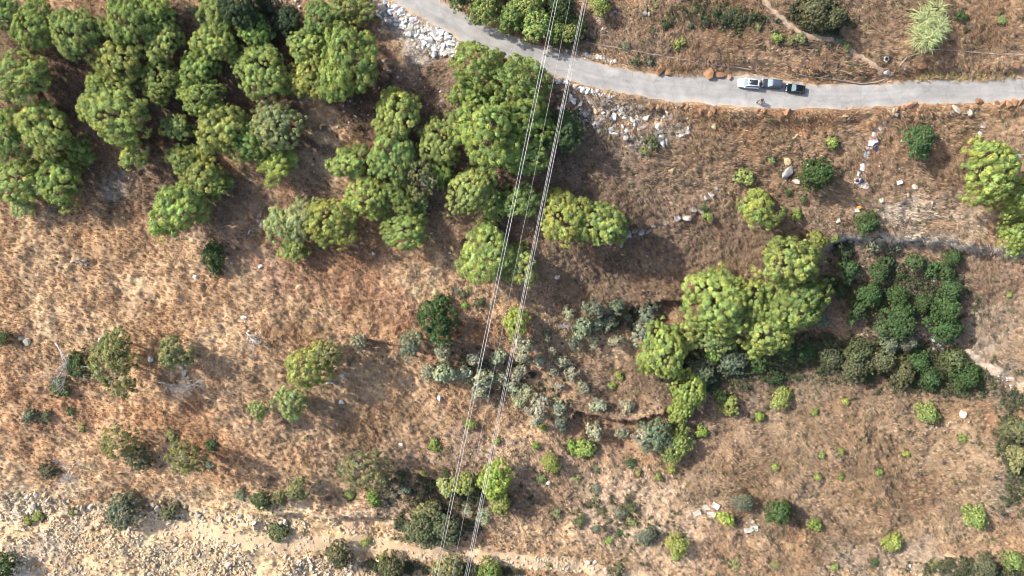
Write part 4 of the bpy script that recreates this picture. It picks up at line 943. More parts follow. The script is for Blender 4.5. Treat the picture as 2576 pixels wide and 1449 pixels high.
def scatter(pts_, d0, d1, cs, label, group, name='boulder', cat='boulder'):
    for X, Y in pts_:
        x, y, z = place(X, Y)
        if road_dist(np.array([x]), np.array([y]))[0] < 0.3: continue
        d = d0 + (d1 - d0) * random.random() ** 1.7; q = (d - d0) / (d1 - d0)
        rock(X, Y, d, random.choice(cs), ('large ' if q > .6 else 'medium ' if q > .2 else 'small ') + label + ', ' + sector(X, Y, pts_), group, name, cat)
PILE = [(925,-6),(985,-6),(1020,20),(1060,45),(1100,70),(1140,95),(1168,122),(1142,152),(1120,137),(1092,138),(1060,132),(1040,112),(1022,84),(1000,62),(958,46),(918,36)]
scatter(pts_in(PILE, 200, 5.2), .8, 2.1, (WHITE, WHITE, WHITE, PLB), 'white boulder in the stone slide', 'white boulders of the stone slide', 'limestone_boulder')
scatter(along([(1290,97),(1345,117),(1420,127),(1470,137),(1550,158)], 75, 3.5), .7, 1.6, (WHITE, WHITE, PLB), 'white stone lining the upper road edge beneath the cables', 'white stones along the upper road edge', 'verge_stone', 'stone')
scatter(along([(1130,20),(1175,42),(1225,66),(1290,94)], 60, 2.2), .6, 1.4, (WHITE, WHITE), 'white stone at the foot of the roadside broadleaf trees', 'white stones below the roadside trees', 'verge_stone', 'stone')
scatter(along([(1376,202),(1420,208),(1450,222),(1490,232),(1545,245)], 55, 3.5), .7, 1.7, (WHITE, WHITE, PLB), 'white stone on the lower road verge by the cables', 'white stones on the lower road verge', 'verge_stone', 'stone')
scatter(pts_in([(1395,222),(1470,236),(1600,266),(1738,292),(1740,328),(1690,352),(1640,372),(1560,345),(1480,332),(1400,300)], 150, 6.0), .55, 1.9, (GR, GR, PLB, WHITE, TAN), 'rubble block in the heap below the road', 'grey blocks tipped below the road', 'rubble_block', 'rock')
ob = [(1663,177,15),(1678,183,10),(1657,186,7),(1778,184,17),(1808,189,11),(1792,191,7),(1834,192,9),(1820,190,6),(1636,264,13),(1655,268,7),(1674,268,8),(1690,270,6),(1715,266,9),(1724,268,8),(1759,279,11),(1785,283,11),(1793,276,8),(1980,282,12),
 (2258,275,8),(2271,270,7),(2292,264,12),(2323,268,6),(2463,259,12),(2506,260,7),(2520,261,10),(2534,263,13),(2549,260,11),(2565,258,11),(2317,166,12),(2378,165,8),(2405,163,6),(2428,168,12),(2457,166,9),(2476,168,8),(2480,176,7),(2521,168,10),(2556,166,9),(2545,172,6),(1925,280,9),(1905,277,6),(2540,270,9)]
for X, Y, r in ob: rock(X, Y, r * SPX * 2.3, ORA, ('big' if r > 10 else 'small' if r < 8 else 'medium') + ' rusty orange boulder ' + where(X, Y), 'orange boulders along the road', 'orange_boulder')
pb = [(2245,283,10,TAN,'long tan boulder above the litter trail'),(2391,283,7,PLB,'pale boulder at the left of the pale group on the lower verge'),(2404,276,12,PLB,'large pale grey boulder of the group on the lower verge'),(2425,281,9,PLB,'round pale boulder of the group on the lower verge'),(2439,284,11,PLB,'whitest pale boulder at the right of the group on the lower verge'),
 (2418,292,7,TAN,'small tan boulder under the pale group on the lower verge'),(2126,292,8,TAN,'tan boulder below the road left of the litter trail'),(2134,296,6,PLB,'pale stone beside the tan one left of the litter trail'),(2252,288,7,PLB,'pale boulder right of the long tan one'),
 (1976,407,14,TAN,'tan block above the pale slab below the parked cars'),(1977,431,20,GR,'flat pale slab beside the dark green round bush'),(2001,455,13,PLB,'square slab at the foot of the dark green round bush'),(1999,345,11,TAN,'tan stone halfway between the cars and the slab'),(2028,414,8,PLB,'grey stone touching the dark green round bush'),
 (1797,318,12,TAN,'tan block at the right end of the tipped heap'),(1666,359,12,WHITE,'white block at the lower edge of the tipped heap'),(1586,368,8,GR,'bluish round stone below the tipped heap'),(1575,370,6,TAN,'tan stone beside the bluish round one'),(1688,430,9,TAN,'lone tan rock on the bare slope under the tipped heap'),
 (2346,853,16,GR,'upper pale slab below the dark grove'),(2342,873,18,GR,'lower left pale slab below the dark grove'),(2363,864,15,GR,'right pale slab below the dark grove'),(2368,878,9,GR,'smallest pale slab below the dark grove'),(2375,856,7,GR,'pale block at the right of the slabs below the grove'),
 (493,697,8,WHITE,'white stone alone below the lone deep green bush'),(70,858,13,PLB,'pale rock on the upper left of the fallen trunk'),(55,851,9,PLB,'pale rock near the left edge by the dark bush'),(252,858,11,PLB,'pale rock above left of the tall sparse pine'),(380,902,10,WHITE,'white rock in the shadow of the tall sparse pine'),
 (462,938,11,WHITE,'white rock directly below the small rounded pine'),(656,670,9,WHITE,'white stone alone on the shadow edge below the stepping row'),(861,945,9,WHITE,'white rock right of the tall yellow green pine'),(1107,1003,11,WHITE,'white rock alone left of the paired cables'),(1009,1118,8,WHITE,'white stone alone on the lower middle slope'),
 (859,1012,9,WHITE,'white rock low right of the tall yellow green pine'),(1402,697,9,PLB,'pale stone beside the triple cables under the vivid pine'),(1644,775,10,PLB,'pale stone at the terrace step beside the olive cluster'),(1380,1215,9,WHITE,'white stone left below the round yellow bush'),(1585,1170,7,WHITE,'white stone at the terraces\' lower right'),
 (1480,1415,10,PLB,'pale boulder at the bottom edge, left of its group'),(1497,1412,10,PLB,'pale boulder at the bottom edge, second of its group'),(1525,1432,11,PLB,'pale boulder at the bottom edge, third of its group'),(1547,1425,11,PLB,'pale boulder at the bottom edge, above the green bush'),(1565,1432,7,PLB,'pale boulder at the bottom edge, right of its group'),
 (2062,487,9,TAN,'tan stone between dark bush and ledge'),(2107,555,9,PLB,'pale stone left of the ledge bush'),(2215,505,9,PLB,'pale flat stone above the rock ledge'),(2300,470,9,PLB,'pale flat stone on the dry slope right of the litter trail'),(2283,490,7,TAN,'tan stone on the dry slope right of the litter trail'),
 (2328,515,7,TAN,'orange tan stone on the pale rocky band'),(2345,510,7,PLB,'pale stone on the pale rocky band'),(2230,182,9,GR,'grey block at the lower end of the footpath'),(2275,172,8,GR,'grey block beside the leaning pole'),(2042,25,7,WHITE,'white stone in the brownish bush by the footpath'),(2042,38,6,WHITE,'small white stone in the brownish bush by the footpath'),
 (1620,33,8,WHITE,'white stone near the top edge right of the cables'),(1632,36,6,PLB,'pale stone beside the white one near the top edge'),(1700,48,6,PLB,'pale stone on the upper slope above the road'),(2120,1043,8,PLB,'pale stone high on the lower right slope'),(2422,1043,14,PLB,'pale slab at the right of the lower right slope'),(2330,1057,12,PLB,'pale block beside the round bush on the lower right slope')]
for X, Y, r, c, lb in pb: rock(X, Y, r * SPX * 2.1, c, lb)
LINE = [(1705,550,10),(1725,550,12),(1743,528,11),(1760,528,11),(1673,562,8),(1786,543,11),(1631,582,10),(1613,586,10),(1598,581,9),(1581,591,10),(1531,613,9),(1563,618,9),(1788,490,9),(1775,497,9),(1645,570,7),(1800,470,8)]
for X, Y, r in LINE: rock(X, Y, r * SPX * 2.5, GR if r < 11 else PLB, 'pale boulder in the broken line, ' + where(X, Y), 'boulders in a broken line on the slope', 'slope_boulder')
scatter(pts_in([(965,150),(1100,190),(1140,260),(1120,290),(1010,250),(950,220)], 40, 9), .4, 1.2, (GR, PLB), 'grey stone on the shaded ground below the stone slide', 'stones on the shaded ground by the slide', 'woodland_stone', 'stone')
scatter(pts_in([(760,250),(960,250),(940,300),(850,330),(780,330)], 26, 11), .4, 1.0, (GR, PLB), 'grey stone beneath the biggest dark green pine', 'stones beneath the biggest pine', 'woodland_stone', 'stone')
scatter(pts_in([(740,390),(830,360),(830,470),(760,500)], 22, 9), .4, 1.2, (GR, PLB), 'grey stone in the shade left of the stepping row of pines', 'stones left of the stepping row', 'woodland_stone', 'stone')
scatter(pts_in([(890,560),(960,560),(960,600),(1140,560),(1200,600),(1150,660),(1000,640),(880,640)], 26, 12), .4, 1.2, (GR, PLB, TAN), 'stone on the shaded slope round the lone round pine', 'stones round the lone round pine', 'woodland_stone', 'stone')
scatter(pts_in([(270,430),(350,430),(360,500),(280,490)], 14, 9), .3, .8, (GR,), 'small grey stone in the shaded clearing at the left', 'stones in the shaded clearing', 'woodland_stone', 'stone')
scatter(along([(490,900),(440,945),(380,925)], 12, 8), .4, 1.0, (WHITE,), 'pale stone round the small rounded pine', 'stones round the small rounded pine', 'slope_stone', 'stone')
scatter(along([(610,800),(640,840),(640,875)], 16, 8), .4, 1.2, (WHITE, PLB), 'whitish stone by the fallen branches in mid slope', 'stones by the mid slope branches', 'slope_stone', 'stone')
scatter(along([(690,10),(740,20),(760,0)], 22, 12), .5, 1.3, (GR, WHITE), 'grey rock between the pine woods', 'rocks at the top edge', 'woodland_rock', 'rock')
scatter(along([(1515,65),(1530,80),(1500,50),(1545,30),(1575,50)], 34, 5), .35, .9, (WHITE, GR), 'white stone above the road right of the triple cables', 'white stones above the road', 'slope_stone', 'stone')
scatter(along([(2350,155),(2375,160)], 18, 6), .4, .9, (PLB, TAN), 'sandy stone in the little heap below the reed tree', 'sandy stones below the reed tree', 'heap_stone', 'stone')
Q1 = [(0,1235),(120,1240),(200,1265),(300,1262),(420,1262),(520,1280),(640,1300),(760,1310),(800,1330),(640,1325),(480,1310),(300,1290),(120,1290),(0,1300)]
scatter(pts_in(Q1, 150, 8), .5, 2.1, (TAN, PLB, PLB), 'pale tan block on the quarry rim', 'tan blocks along the quarry rim', 'quarry_block', 'rock')
scatter(pts_in([(700,1400),(780,1395),(850,1410),(960,1425),(960,1460),(720,1460)], 75, 6), .7, 1.6, (PLB, PLB, TAN), 'pale block in the stone heap under the sandy track', 'blocks of the stone heap by the track', 'heap_block', 'rock')
scatter(pts_in([(380,1370),(520,1365),(600,1400),(640,1460),(350,1460)], 75, 8), .8, 1.9, (PLB, TAN, TAN), 'tan block in the quarry rubble heap', 'blocks of the quarry rubble heap', 'quarry_block', 'rock')
scatter(pts_in([(1190,1395),(1330,1400),(1330,1449),(1230,1449)], 26, 9), .5, 1.3, (PLB, TAN), 'pale stone beside the track under the cables', 'stones beside the track', 'track_stone', 'stone')
scatter(along([(2440,905),(2480,930),(2530,960),(2570,990)], 34, 9), .3, .8, (PLB, WHITE), 'small white stone on the bare bank at the right edge', 'white stones on the bare bank', 'bank_stone', 'stone')
scatter(along([(2205,1425),(2300,1440),(2450,1435),(2545,1430)], 24, 9), .4, 1.1, (PLB, WHITE), 'pale stone in the scrub at the bottom right', 'pale stones at the bottom right', 'scrub_stone', 'stone')
scatter(along([(2310,1085),(2400,1065),(2450,1058)], 26, 5), .3, .9, (PLB, PLB), 'pale stone in the lower right scree strip', 'stones of the scree strip', 'scree_stone', 'stone')
scatter(along([(1600,1180),(1615,1205),(1610,1190)], 14, 7), .3, .8, (WHITE,), 'white stone in the little scree below the olive terraces', 'stones of the little scree', 'scree_stone', 'stone')
scatter(along([(2040,560),(2070,520),(2110,600),(2050,650)], 16, 12), .3, .9, (GR, PLB), 'grey stone near the left end of the rock ledge', 'stones at the ledge end', 'ledge_stone', 'stone')
for X, Y, rz, lb in [(1753,1290,.4,'leftmost pale concrete slab on the lower right slope'),(1776,1276,.2,'concrete slab pair\'s larger cracked one on the lower right slope'),(1788,1294,.1,'small concrete slab below the cracked one'),(1800,1272,-.5,'tilted concrete slab right of the cracked one'),(1886,1312,.7,'upper slab of the right hand group of concrete slabs'),(1881,1333,.2,'lower left slab of the right hand group of concrete slabs'),(1897,1329,.05,'lower right slab of the right hand group of concrete slabs')]:
    x, y, z = place(X, Y); o = MB().box((0, 0, 0), (2.0, 1.5, .4)).build('concrete_slab', M['rock'], smooth_=False, color=(.50, .50, .45)); o.location = (x, y, z + .15); o.rotation_euler = (.1, -.08, rz)
    bv = o.modifiers.new('bevel', 'BEVEL'); bv.width = .05; tag(o, lb, 'concrete slab')

def rubble(name, X, Y, d0, d1, cs, label):
    x, y, z = place_many(np.array(X), np.array(Y)); n = len(x); V = []; F = []; C = []; k0 = 0
    rd = road_dist(x, y)
    for i in range(n):
        if rd[i] < 0.12: continue
        a, f = RA[rng.integers(len(RA))]; d = d0 + (d1 - d0) * rng.random() ** 2.5; th = rng.uniform(0, 6.28); c, s_ = math.cos(th), math.sin(th)
        p = a * d * rng.uniform(.7, 1.25, 3); q = np.stack([p[:, 0] * c - p[:, 1] * s_ + x[i], p[:, 0] * s_ + p[:, 1] * c + y[i], p[:, 2] + z[i] + d * .08], 1)
        V.append(q); F.append(f + k0); k0 += len(q); C.append(np.tile(np.array(cs[rng.integers(len(cs))]) * rng.uniform(.75, 1.15), (len(q), 1)))
    o = link(name, mesh_np(name, np.concatenate(V), np.concatenate(F), M['rubble'], np.clip(np.concatenate(C), 0, .8))); return tag(o, label, 'stones', kind='stuff')
def cloud(polys):
    X, Y = [], []
    for P, n in polys:
        P_ = np.array(P); a = rng.uniform(P_[:, 0].min(), P_[:, 0].max(), n * 3); b = rng.uniform(P_[:, 1].min(), P_[:, 1].max(), n * 3)
        dn = fbm(a / 14, b / 14, 3); k = inpoly(a, b, P) & (dn > rng.normal(-.15, .25, len(a))); X += list(a[k][:n]); Y += list(b[k][:n])
    return X, Y
X, Y = cloud([([(0,1245),(620,1290),(980,1330),(960,1380),(600,1400),(640,1460),(0,1460)], 3800), ([(380,1365),(600,1370),(650,1460),(330,1460)], 2600), ([(100,1290),(330,1290),(380,1400),(120,1400)], 1300), ([(700,1395),(960,1415),(960,1460),(690,1460)], 900), ([(960,1385),(1500,1410),(1600,1450),(1150,1430)], 900)])
rubble('quarry_rubble', X, Y, .22, 1.15, ((.50, .40, .27), (.56, .47, .35), (.44, .34, .22)), 'loose tan rubble and gravel covering the quarry floor')
X, Y = cloud([(PILE, 900), ([(1395,215),(1600,260),(1740,295),(1700,350),(1560,345),(1400,300)], 500), ([(1130,15),(1300,90),(1560,150),(1560,170),(1300,105)], 260)])
rubble('slide_rubble', X, Y, .2, .8, ((.68, .68, .68), (.58, .57, .56)), 'small pale rubble filling the stone slide by the road')
X, Y = cloud([([(-20,-20),(2600,-20),(2600,1260),(-20,1240)], 4300)])
rubble('loose_stones', X, Y, .1, .48, ((.5, .46, .42), (.44, .33, .22), (.38, .36, .34), (.60, .58, .56)), 'tiny loose stones strewn through the dry grass')
V_ = np.concatenate([ru[::2], rl[::2]]); V_ = np.repeat(V_, 7, 0) + rng.normal(0, 3.0, (len(V_) * 7, 2)); k = (V_[:, 0] > 900) & (fbm(V_[:, 0] / 40, V_[:, 1] / 40, 2) > -.05)
rubble('verge_gravel', V_[k, 0], V_[k, 1], .12, .4, ((.55, .53, .5), (.48, .36, .25)), 'pale gravel crumbs along both edges of the road')

# ------------------------------------------------------------------ overhead cables
def cable(p, q, z, r, label, name='power_cable'):
    a = 2576 / 3840
    def at(t, zz):
        X = (p[0] + (q[0] - p[0]) * t) * a; Y = (p[1] + (q[1] - p[1]) * t) * a; x, y = unproj(X, Y, zz); return Vector((x, y, zz))
    P0, P1 = at(-2.2, z), at(3.2, z); o = MB().tube([P0.lerp(P1, k / 12) for k in range(13)], r, 8).build(name, M['cable']); return tag(o, label, 'cable', 'overhead power cables')
cable((2080,0),(1630,2160), 44, .018, 'left hand cable of the bright pair, crossing from top to bottom')
cable((2090.5,0),(1640,2160), 47, .025, 'right hand and thickest cable of the bright pair')
cable((2138,0),(1694,2160), 52, .009, 'single very thin cable hanging between the pair and the triple')
cable((2187,0),(1743,2160), 58, .016, 'leftmost cable of the triple on the right')
cable((2191.5,0),(1748.5,2160), 61, .016, 'middle cable of the triple on the right')
cable((2200,0),(1756,2160), 62, .014, 'rightmost cable of the triple on the right')

# ------------------------------------------------------------------ pipe, pole
def hose(px, lift, r, label, name, cat, m='pipe'):
    P = smooth(arc(px, 70), 3); pts_ = []
    for X, Y in P: x, y, z = place(X, Y, 0); pts_.append((x, y, z + lift + .06 * math.sin(X / 9)))
    zz = [p[2] for p in pts_]; pts_ = [(p[0], p[1], sum(zz[max(0, i - 4):i + 5]) / len(zz[max(0, i - 4):i + 5])) for i, p in enumerate(pts_)]
    return tag(MB().tube(pts_, r, 8).build(name, M[m]), label, cat)
hose([(1470,108),(1530,118),(1600,130),(1680,145),(1760,158),(1800,165),(1850,170),(1895,178)], .35, .10, 'long dull pipe lying above the road left of the parked cars', 'water_pipe', 'pipe')
hose([(2010,188),(2040,195),(2090,200),(2130,206),(2165,212),(2205,208),(2225,200)], .3, .12, 'dark pipe lying above the road right of the parked cars', 'water_pipe', 'pipe')
hose([(2285,143),(2320,132),(2342,125),(2380,127),(2430,131),(2500,137),(2590,139)], .35, .08, 'thin grey pipe crossing the slope below the reed tree', 'water_pipe', 'pipe', 'deadwood')
x, y, z = place(2244, 186); x2, y2, _ = place(2275, 148)
o = MB().tube([(x, y, z + .2), ((x + x2) / 2, (y + y2) / 2, z + 1.3), (x2, y2, z + 2.6)], .08, 8).build('leaning_pole', M['deadwood']); tag(o, 'grey leaning pole between the footpath end and the road', 'pole')

# ------------------------------------------------------------------ litter
def sheet_mesh(seed):
    g = np.random.default_rng(seed); n = 6; V = []; F = []
    for j in range(n):
        for i in range(n): V.append(((i / (n - 1) - .5) * g.uniform(.8, 1.1), (j / (n - 1) - .5) * g.uniform(.8, 1.1), .06 + g.uniform(0, .22)))
    for j in range(n - 1):
        for i in range(n - 1): a = j * n + i; F.append((a, a + 1, a + n + 1, a + n))
    return mesh_np('litter', np.array(V), np.array(F), M['litter'])
def bag_mesh(seed):
    V, F = rock_arr(seed, 26, .7); return mesh_np('rubbish_bag', V + np.array([0, 0, .25]), F, M['litter'], None, True)
SH = [sheet_mesh(i) for i in range(6)]; BG = [bag_mesh(70 + i) for i in range(3)]
def litter(X, Y, d, c, label, group, bag=False, name='litter_scrap', cat='litter'):
    x, y, z = place(X, Y); o = link(name, random.choice(BG if bag else SH)); o.color = (*c, 1); o.location = (x, y, z + .12); o.scale = (d * random.uniform(.7, 1.4), d, d * random.uniform(.5, 1)); o.rotation_euler = (0, 0, random.uniform(0, 6.28)); return tag(o, label, cat, group)
TRAIL = [(2227,304),(2215,320),(2207,335),(2196,350),(2189,362),(2182,378),(2176,392),(2174,410),(2168,425),(2161,440),(2158,455),(2165,468)]
for X, Y in along(TRAIL, 95, 3.6):
    c = random.choice([(.75, .76, .78)] * 6 + [(.05, .05, .06)] * 2 + [(.55, .5, .46)] * 2 + [(.2, .3, .5), (.4, .2, .2), (.6, .62, .7)]); litter(X, Y, random.uniform(.35, 1.1), c, {True: 'white', False: 'dark or coloured'}[c[0] > .5] + ' rubbish scrap in the litter trail, ' + ('top' if Y < 340 else 'upper middle' if Y < 385 else 'lower middle' if Y < 430 else 'bottom') + ' part', 'litter trail below the road')
litter(2196,352,1.7,(.78,.8,.84),'largest white plastic sheet at the top of the litter trail','litter trail below the road',name='plastic_sheet')
litter(2203,372,1.5,(.04,.05,.09),'dark crumpled sheet beside the middle of the litter trail','litter trail below the road',name='plastic_sheet')
litter(2155,455,1.3,(.03,.03,.05),'left black rubbish bag at the lower end of the litter trail','black rubbish bags',True,'rubbish_bag','bag')
litter(2164,457,1.3,(.03,.04,.07),'right black rubbish bag at the lower end of the litter trail','black rubbish bags',True,'rubbish_bag','bag')
litter(2172,466,1.6,(.55,.48,.44),'beige sheet below the black rubbish bags','litter trail below the road',name='cardboard_sheet')
litter(2560,392,1.4,(.2,.5,.6),'turquoise plastic scrap above the large pine at the right edge',None,name='plastic_sheet')
for X, Y in along([(2476,308),(2468,322),(2460,338)], 18, 2.5): litter(X, Y, random.uniform(.3, .7), (.62, .64, .66), 'pale scrap in the short grey trail below the right of the road', 'short grey scrap trail')
def crate(X, Y, d, c, rz, label, nm):
    x, y, z = place(X, Y); b = MB(); b.box((0, 0, .04), (d, d * .8, .08)); 
    for sx in (-1, 1): b.box((sx * (d / 2 - .03), 0, .3), (.06, d * .8, .5))
    for sy in (-1, 1): b.box((0, sy * (d * .4 - .03), .3), (d - .125, .06, .5))
    b.box((0, 0, .5), (d * .86, d * .66, .05)); o = b.build(nm, M['litter'], smooth_=False, color=c); o.location = (x, y, z + .05); o.rotation_euler = (.1, .1, rz); return tag(o, label, 'box')
crate(2153, 529, 1.0, (.75, .73, .70), .1, 'white box by the dark bush above the ledge\'s left end', 'discarded_box')
crate(2159, 522, .8, (.75, .38, .06), .6, 'orange box touching the white box above the ledge\'s left end', 'discarded_box')
crate(2261, 459, 1.0, (.72, .70, .68), .3, 'white box lying alone right of the litter trail\'s lower end', 'discarded_box')
x, y, z = place(2227, 149)
b = MB(); tt = [(.55 * math.cos(a), .55 * math.sin(a), .2) for a in np.linspace(0, 2 * math.pi, 25)]; b.tube(tt, .16, 8); o = b.build('discarded_hoop', M['litter'], color=(.75, .75, .75)); o.location = (x, y, z + .15); o.rotation_euler = (.25, .3, 0)
tag(o, 'white hoop lying beside the footpath end', 'hoop')
x, y, z = place(2234, 151); b = MB(); b.tube([(.35 * math.cos(a), .35 * math.sin(a), .2) for a in np.linspace(0, 2 * math.pi, 25)], .13, 8); o = b.build('old_tyre', M['litter'], color=(.03, .03, .03)); o.location = (x, y, z + .15); tag(o, 'black tyre touching the white hoop beside the footpath end', 'tyre')

# ------------------------------------------------------------------ parked cars
def paint(name, c, rough=.25, met=.3):
    m, nt, b = mat(name, rough, met); b.inputs['Coat Weight'].default_value = .8; b.inputs['Specular IOR Level'].default_value = .5
    o, _ = noise_ramp(nt, 3, 3, .3, .7, tuple(v * .93 for v in c), tuple(min(1, v * 1.05) for v in c)); nt.links.new(o, b.inputs['Base Color']); return m
M['glass'] = paint('dark_car_glass', (.02, .03, .04), .06, 0); M['screen'] = solid('sky_tinted_windscreen', (.10, .16, .19), .25)  # windscreen's blue base colour stands in for the sky reflected in it
M['tyre'] = solid('tyre_rubber', (.025, .025, .025), .9); M['rim'] = solid('wheel_rim', (.5, .5, .52), .3, .8); M['lamp'] = solid('headlamp_glass', (.7, .72, .75), .15, .2); M['red'] = solid('tail_lamp', (.45, .03, .03), .2); M['trim'] = solid('black_trim', (.03, .03, .035), .5)
def loft(b, st, nring=None):
    b0 = len(b.v); n = len(st[0])
    for ring in st: b.v += [Vector(p) for p in ring]
    for i in range(len(st) - 1):
        for k in range(n): a = b0 + i * n + k; c = b0 + i * n + (k + 1) % n; b.f.append((a, a + n, c + n, c))
    b.f.append(tuple(b0 + k for k in range(n))); e = b0 + (len(st) - 1) * n; b.f.append(tuple(e + k for k in range(n))[::-1]); return b
def make_car(X, Y, rz, L, W, Hh, pm, label, roofm, sunroof=False, tall=True, name='parked_car'):
    x, y = unproj(X, Y, .8); e = empty(name, (x, y, 0.0), rz); h = L / 2; w = W / 2
    prof = [(-h, .55, .72, .72), (-h * .985, .42, .86, .86), (-h * .93, .30, .96, .95), (-h * .6, .26, 1.0, 1.0), (0, .26, 1.0, 1.0), (h * .38, .26, .97, 1.0), (h * .5, .27, .98, .99), (h * .78, .28, .88, .97), (h * .92, .32, .78, .9), (h * .985, .4, .68, .78), (h, .48, .6, .62)]
    st = []
    for px, zl, zt, wf in prof:
        ww = w * wf if wf < 1 else w; zm = (zl + zt) / 2
        st.append([(px, -ww * .9, zl), (px, -ww, zl + .12), (px, -ww, zm + .08), (px, -ww * .95, zt - .05), (px, -ww * .8, zt + .01), (px, 0, zt + .05), (px, ww * .8, zt + .01), (px, ww * .95, zt - .05), (px, ww, zm + .08), (px, ww, zl + .12), (px, ww * .9, zl), (px, 0, zl - .03)])
    b = MB(); loft(b, st); body = b.build('body', pm, e)
    bm = body.modifiers.new('bevel', 'BEVEL'); bm.width = .02; bm.limit_method = 'ANGLE'; bm.angle_limit = R(40)
    zb, zr = 1.0, Hh; xf, xrf = h * .42, h * (.15 if sunroof else .06); xr, xrr = -h * (.93 if tall else .90), -h * (.80 if tall else .62); wb, wt = w * .93, w * .74
    zr2 = zr - .07
    f0, f1, r0, r1 = (xf, wb), (xrf, wt), (xr, wb * .92), (xrr, wt * .95)
    g = MB(); g.quad((xf, -wb, zb), (xf + .12, 0, zb), (xf, wb, zb), (xrf, wt, zr2), (xrf + .08, 0, zr2 + .02), (xrf, -wt, zr2)); g.build('windscreen', M['screen'], e)
    g = MB(); g.quad((xr, wb * .92, zb), (xr - .06, 0, zb), (xr, -wb * .92, zb), (xrr, -wt * .95, zr2), (xrr, wt * .95, zr2)); g.build('rear_window', M['glass'], e)
    for s in (1, -1):
        g = MB(); q = [(xr, s * wb * .92, zb), (xrr, s * wt * .95, zr2), (xrf, s * wt, zr2), (xf, s * wb, zb)]; g.quad(*(q if s > 0 else q[::-1])); g.build('side_window', M['glass'], e)
        g = MB(); g.tube([(xf - .02, s * (wb + .012), zb + .01), (xrf, s * (wt + .012), zr2), (xrr, s * (wt * .95 + .012), zr2), (xr, s * (wb * .92 + .012), zb + .01)], .035, 6); mx = (xf + xr) / 2; g.tube([(mx, s * (wb + .012), zb), (mx, s * (wt + .012), zr2)], .03, 6); g.build('window_frame', pm, e)
        g = MB().ell((xf - .05, s * (w + .1), 1.05), (.09, .13, .08)); g.build('mirror', M['trim'] if roofm is not None else pm, e)
        g = MB().ell((h * .9, s * w * .72, .74), (.2, .17, .09)); g.build('headlight', M['lamp'], e)
        g = MB().ell((-h * .955, s * w * .82, .84), (.08, .16, .1)); g.build('tail_light', M['red'], e)
        for xx in (h * .62, -h * .60):
            t = MB().tube([(xx, s * (w - .2), .33), (xx, s * (w + .015), .33)], .33, 18).build('wheel', M['tyre'], e); MB().tube([(xx, s * (w + .0), .33), (xx, s * (w + .03), .33)], .2, 12).build('rim', M['rim'], t)
    rf = MB(); loft(rf, [[(q[0], -q[1], zr2 + .005), (q[0], -q[1] * .9, zr2 + q[2]), (q[0], 0, zr2 + q[2] + .03), (q[0], q[1] * .9, zr2 + q[2]), (q[0], q[1], zr2 + .005), (q[0], 0, zr2 - .02)] for q in ((xrr - .05, wt * .93, .02), (xrr + .15, wt * .96, .055), ((xrr + xrf) / 2, wt, .07), (xrf - .12, wt, .05), (xrf + .03, wt, .015))])
    roof = rf.build('roof', roofm or pm, e)
    if sunroof:
        MB().box(((xrr + xrf) / 2 + .1, 0, zr2 + .115), (xrf - xrr - .45, wt * 1.55, .02)).build('sunroof', M['glass'], roof)
        MB().box((xrr + .07, 0, zr2 + .06), (.16, wt * 1.8, .06)).build('spoiler', pm, e)
        for s in (1, -1): MB().tube([(xrr + .1, s * wt * .93, zr2 + .11), (xrf - .1, s * wt * .95, zr2 + .10)], .03, 6).build('roof_rail', pm, e)
    MB().box((h * .985, 0, .5), (.06, w * 1.1, .2)).build('grille', M['trim'], e)
    return tag(e, label, 'car', 'cars parked on the road')
make_car(1884, 209.5, R(175), 4.75, 1.9, 1.68, paint('white_paint', (.80, .81, .84), .3, 0), 'white car with a black glass roof, leftmost of the three parked', None, True)
make_car(1942.5, 210, R(176), 4.5, 1.82, 1.55, paint('grey_paint', (.03, .036, .05), .4, .2), 'dark grey car with a bluish grey roof, parked in the middle', paint('blue_grey_roof', (.055, .07, .11), .5, .1))
make_car(2001.5, 222.5, R(172), 4.1, 1.75, 1.46, solid('black_paint', (.008, .013, .018), .15, .2), 'small black car, rightmost of the three parked', None, tall=False)

# ------------------------------------------------------------------ people standing at the road edge
M['skin'] = solid('skin', (.45, .27, .19), .6); M['hair'] = solid('dark_hair', (.02, .016, .013), .7); M['cloth_dark'] = solid('black_clothing', (.02, .02, .025), .85); M['cloth_grey'] = solid('grey_clothing', (.10, .10, .12), .85); M['shoe'] = solid('pale_shoes', (.7, .7, .7), .6)
def skin_obj(name, P, E, rad, material, parent, sub=1, root=0):
    me = bpy.data.meshes.new(name); me.from_pydata(P, E, []); o = link(name, me, parent); me.materials.append(material)
    s = o.modifiers.new('skin', 'SKIN'); s.use_smooth_shade = True
    if not me.skin_vertices: me.attributes  # layer is created with the modifier
    bm = bmesh.new(); bm.from_mesh(me); ly = bm.verts.layers.skin.verify(); bm.verts.ensure_lookup_table()
    for i, v in enumerate(bm.verts): v[ly].radius = (rad[i], rad[i]) if not hasattr(rad[i], '__len__') else rad[i]; v[ly].use_root = (i == root)
    bm.to_mesh(me); bm.free(); ss = o.modifiers.new('sub', 'SUBSURF'); ss.levels = sub; ss.render_levels = sub; return o
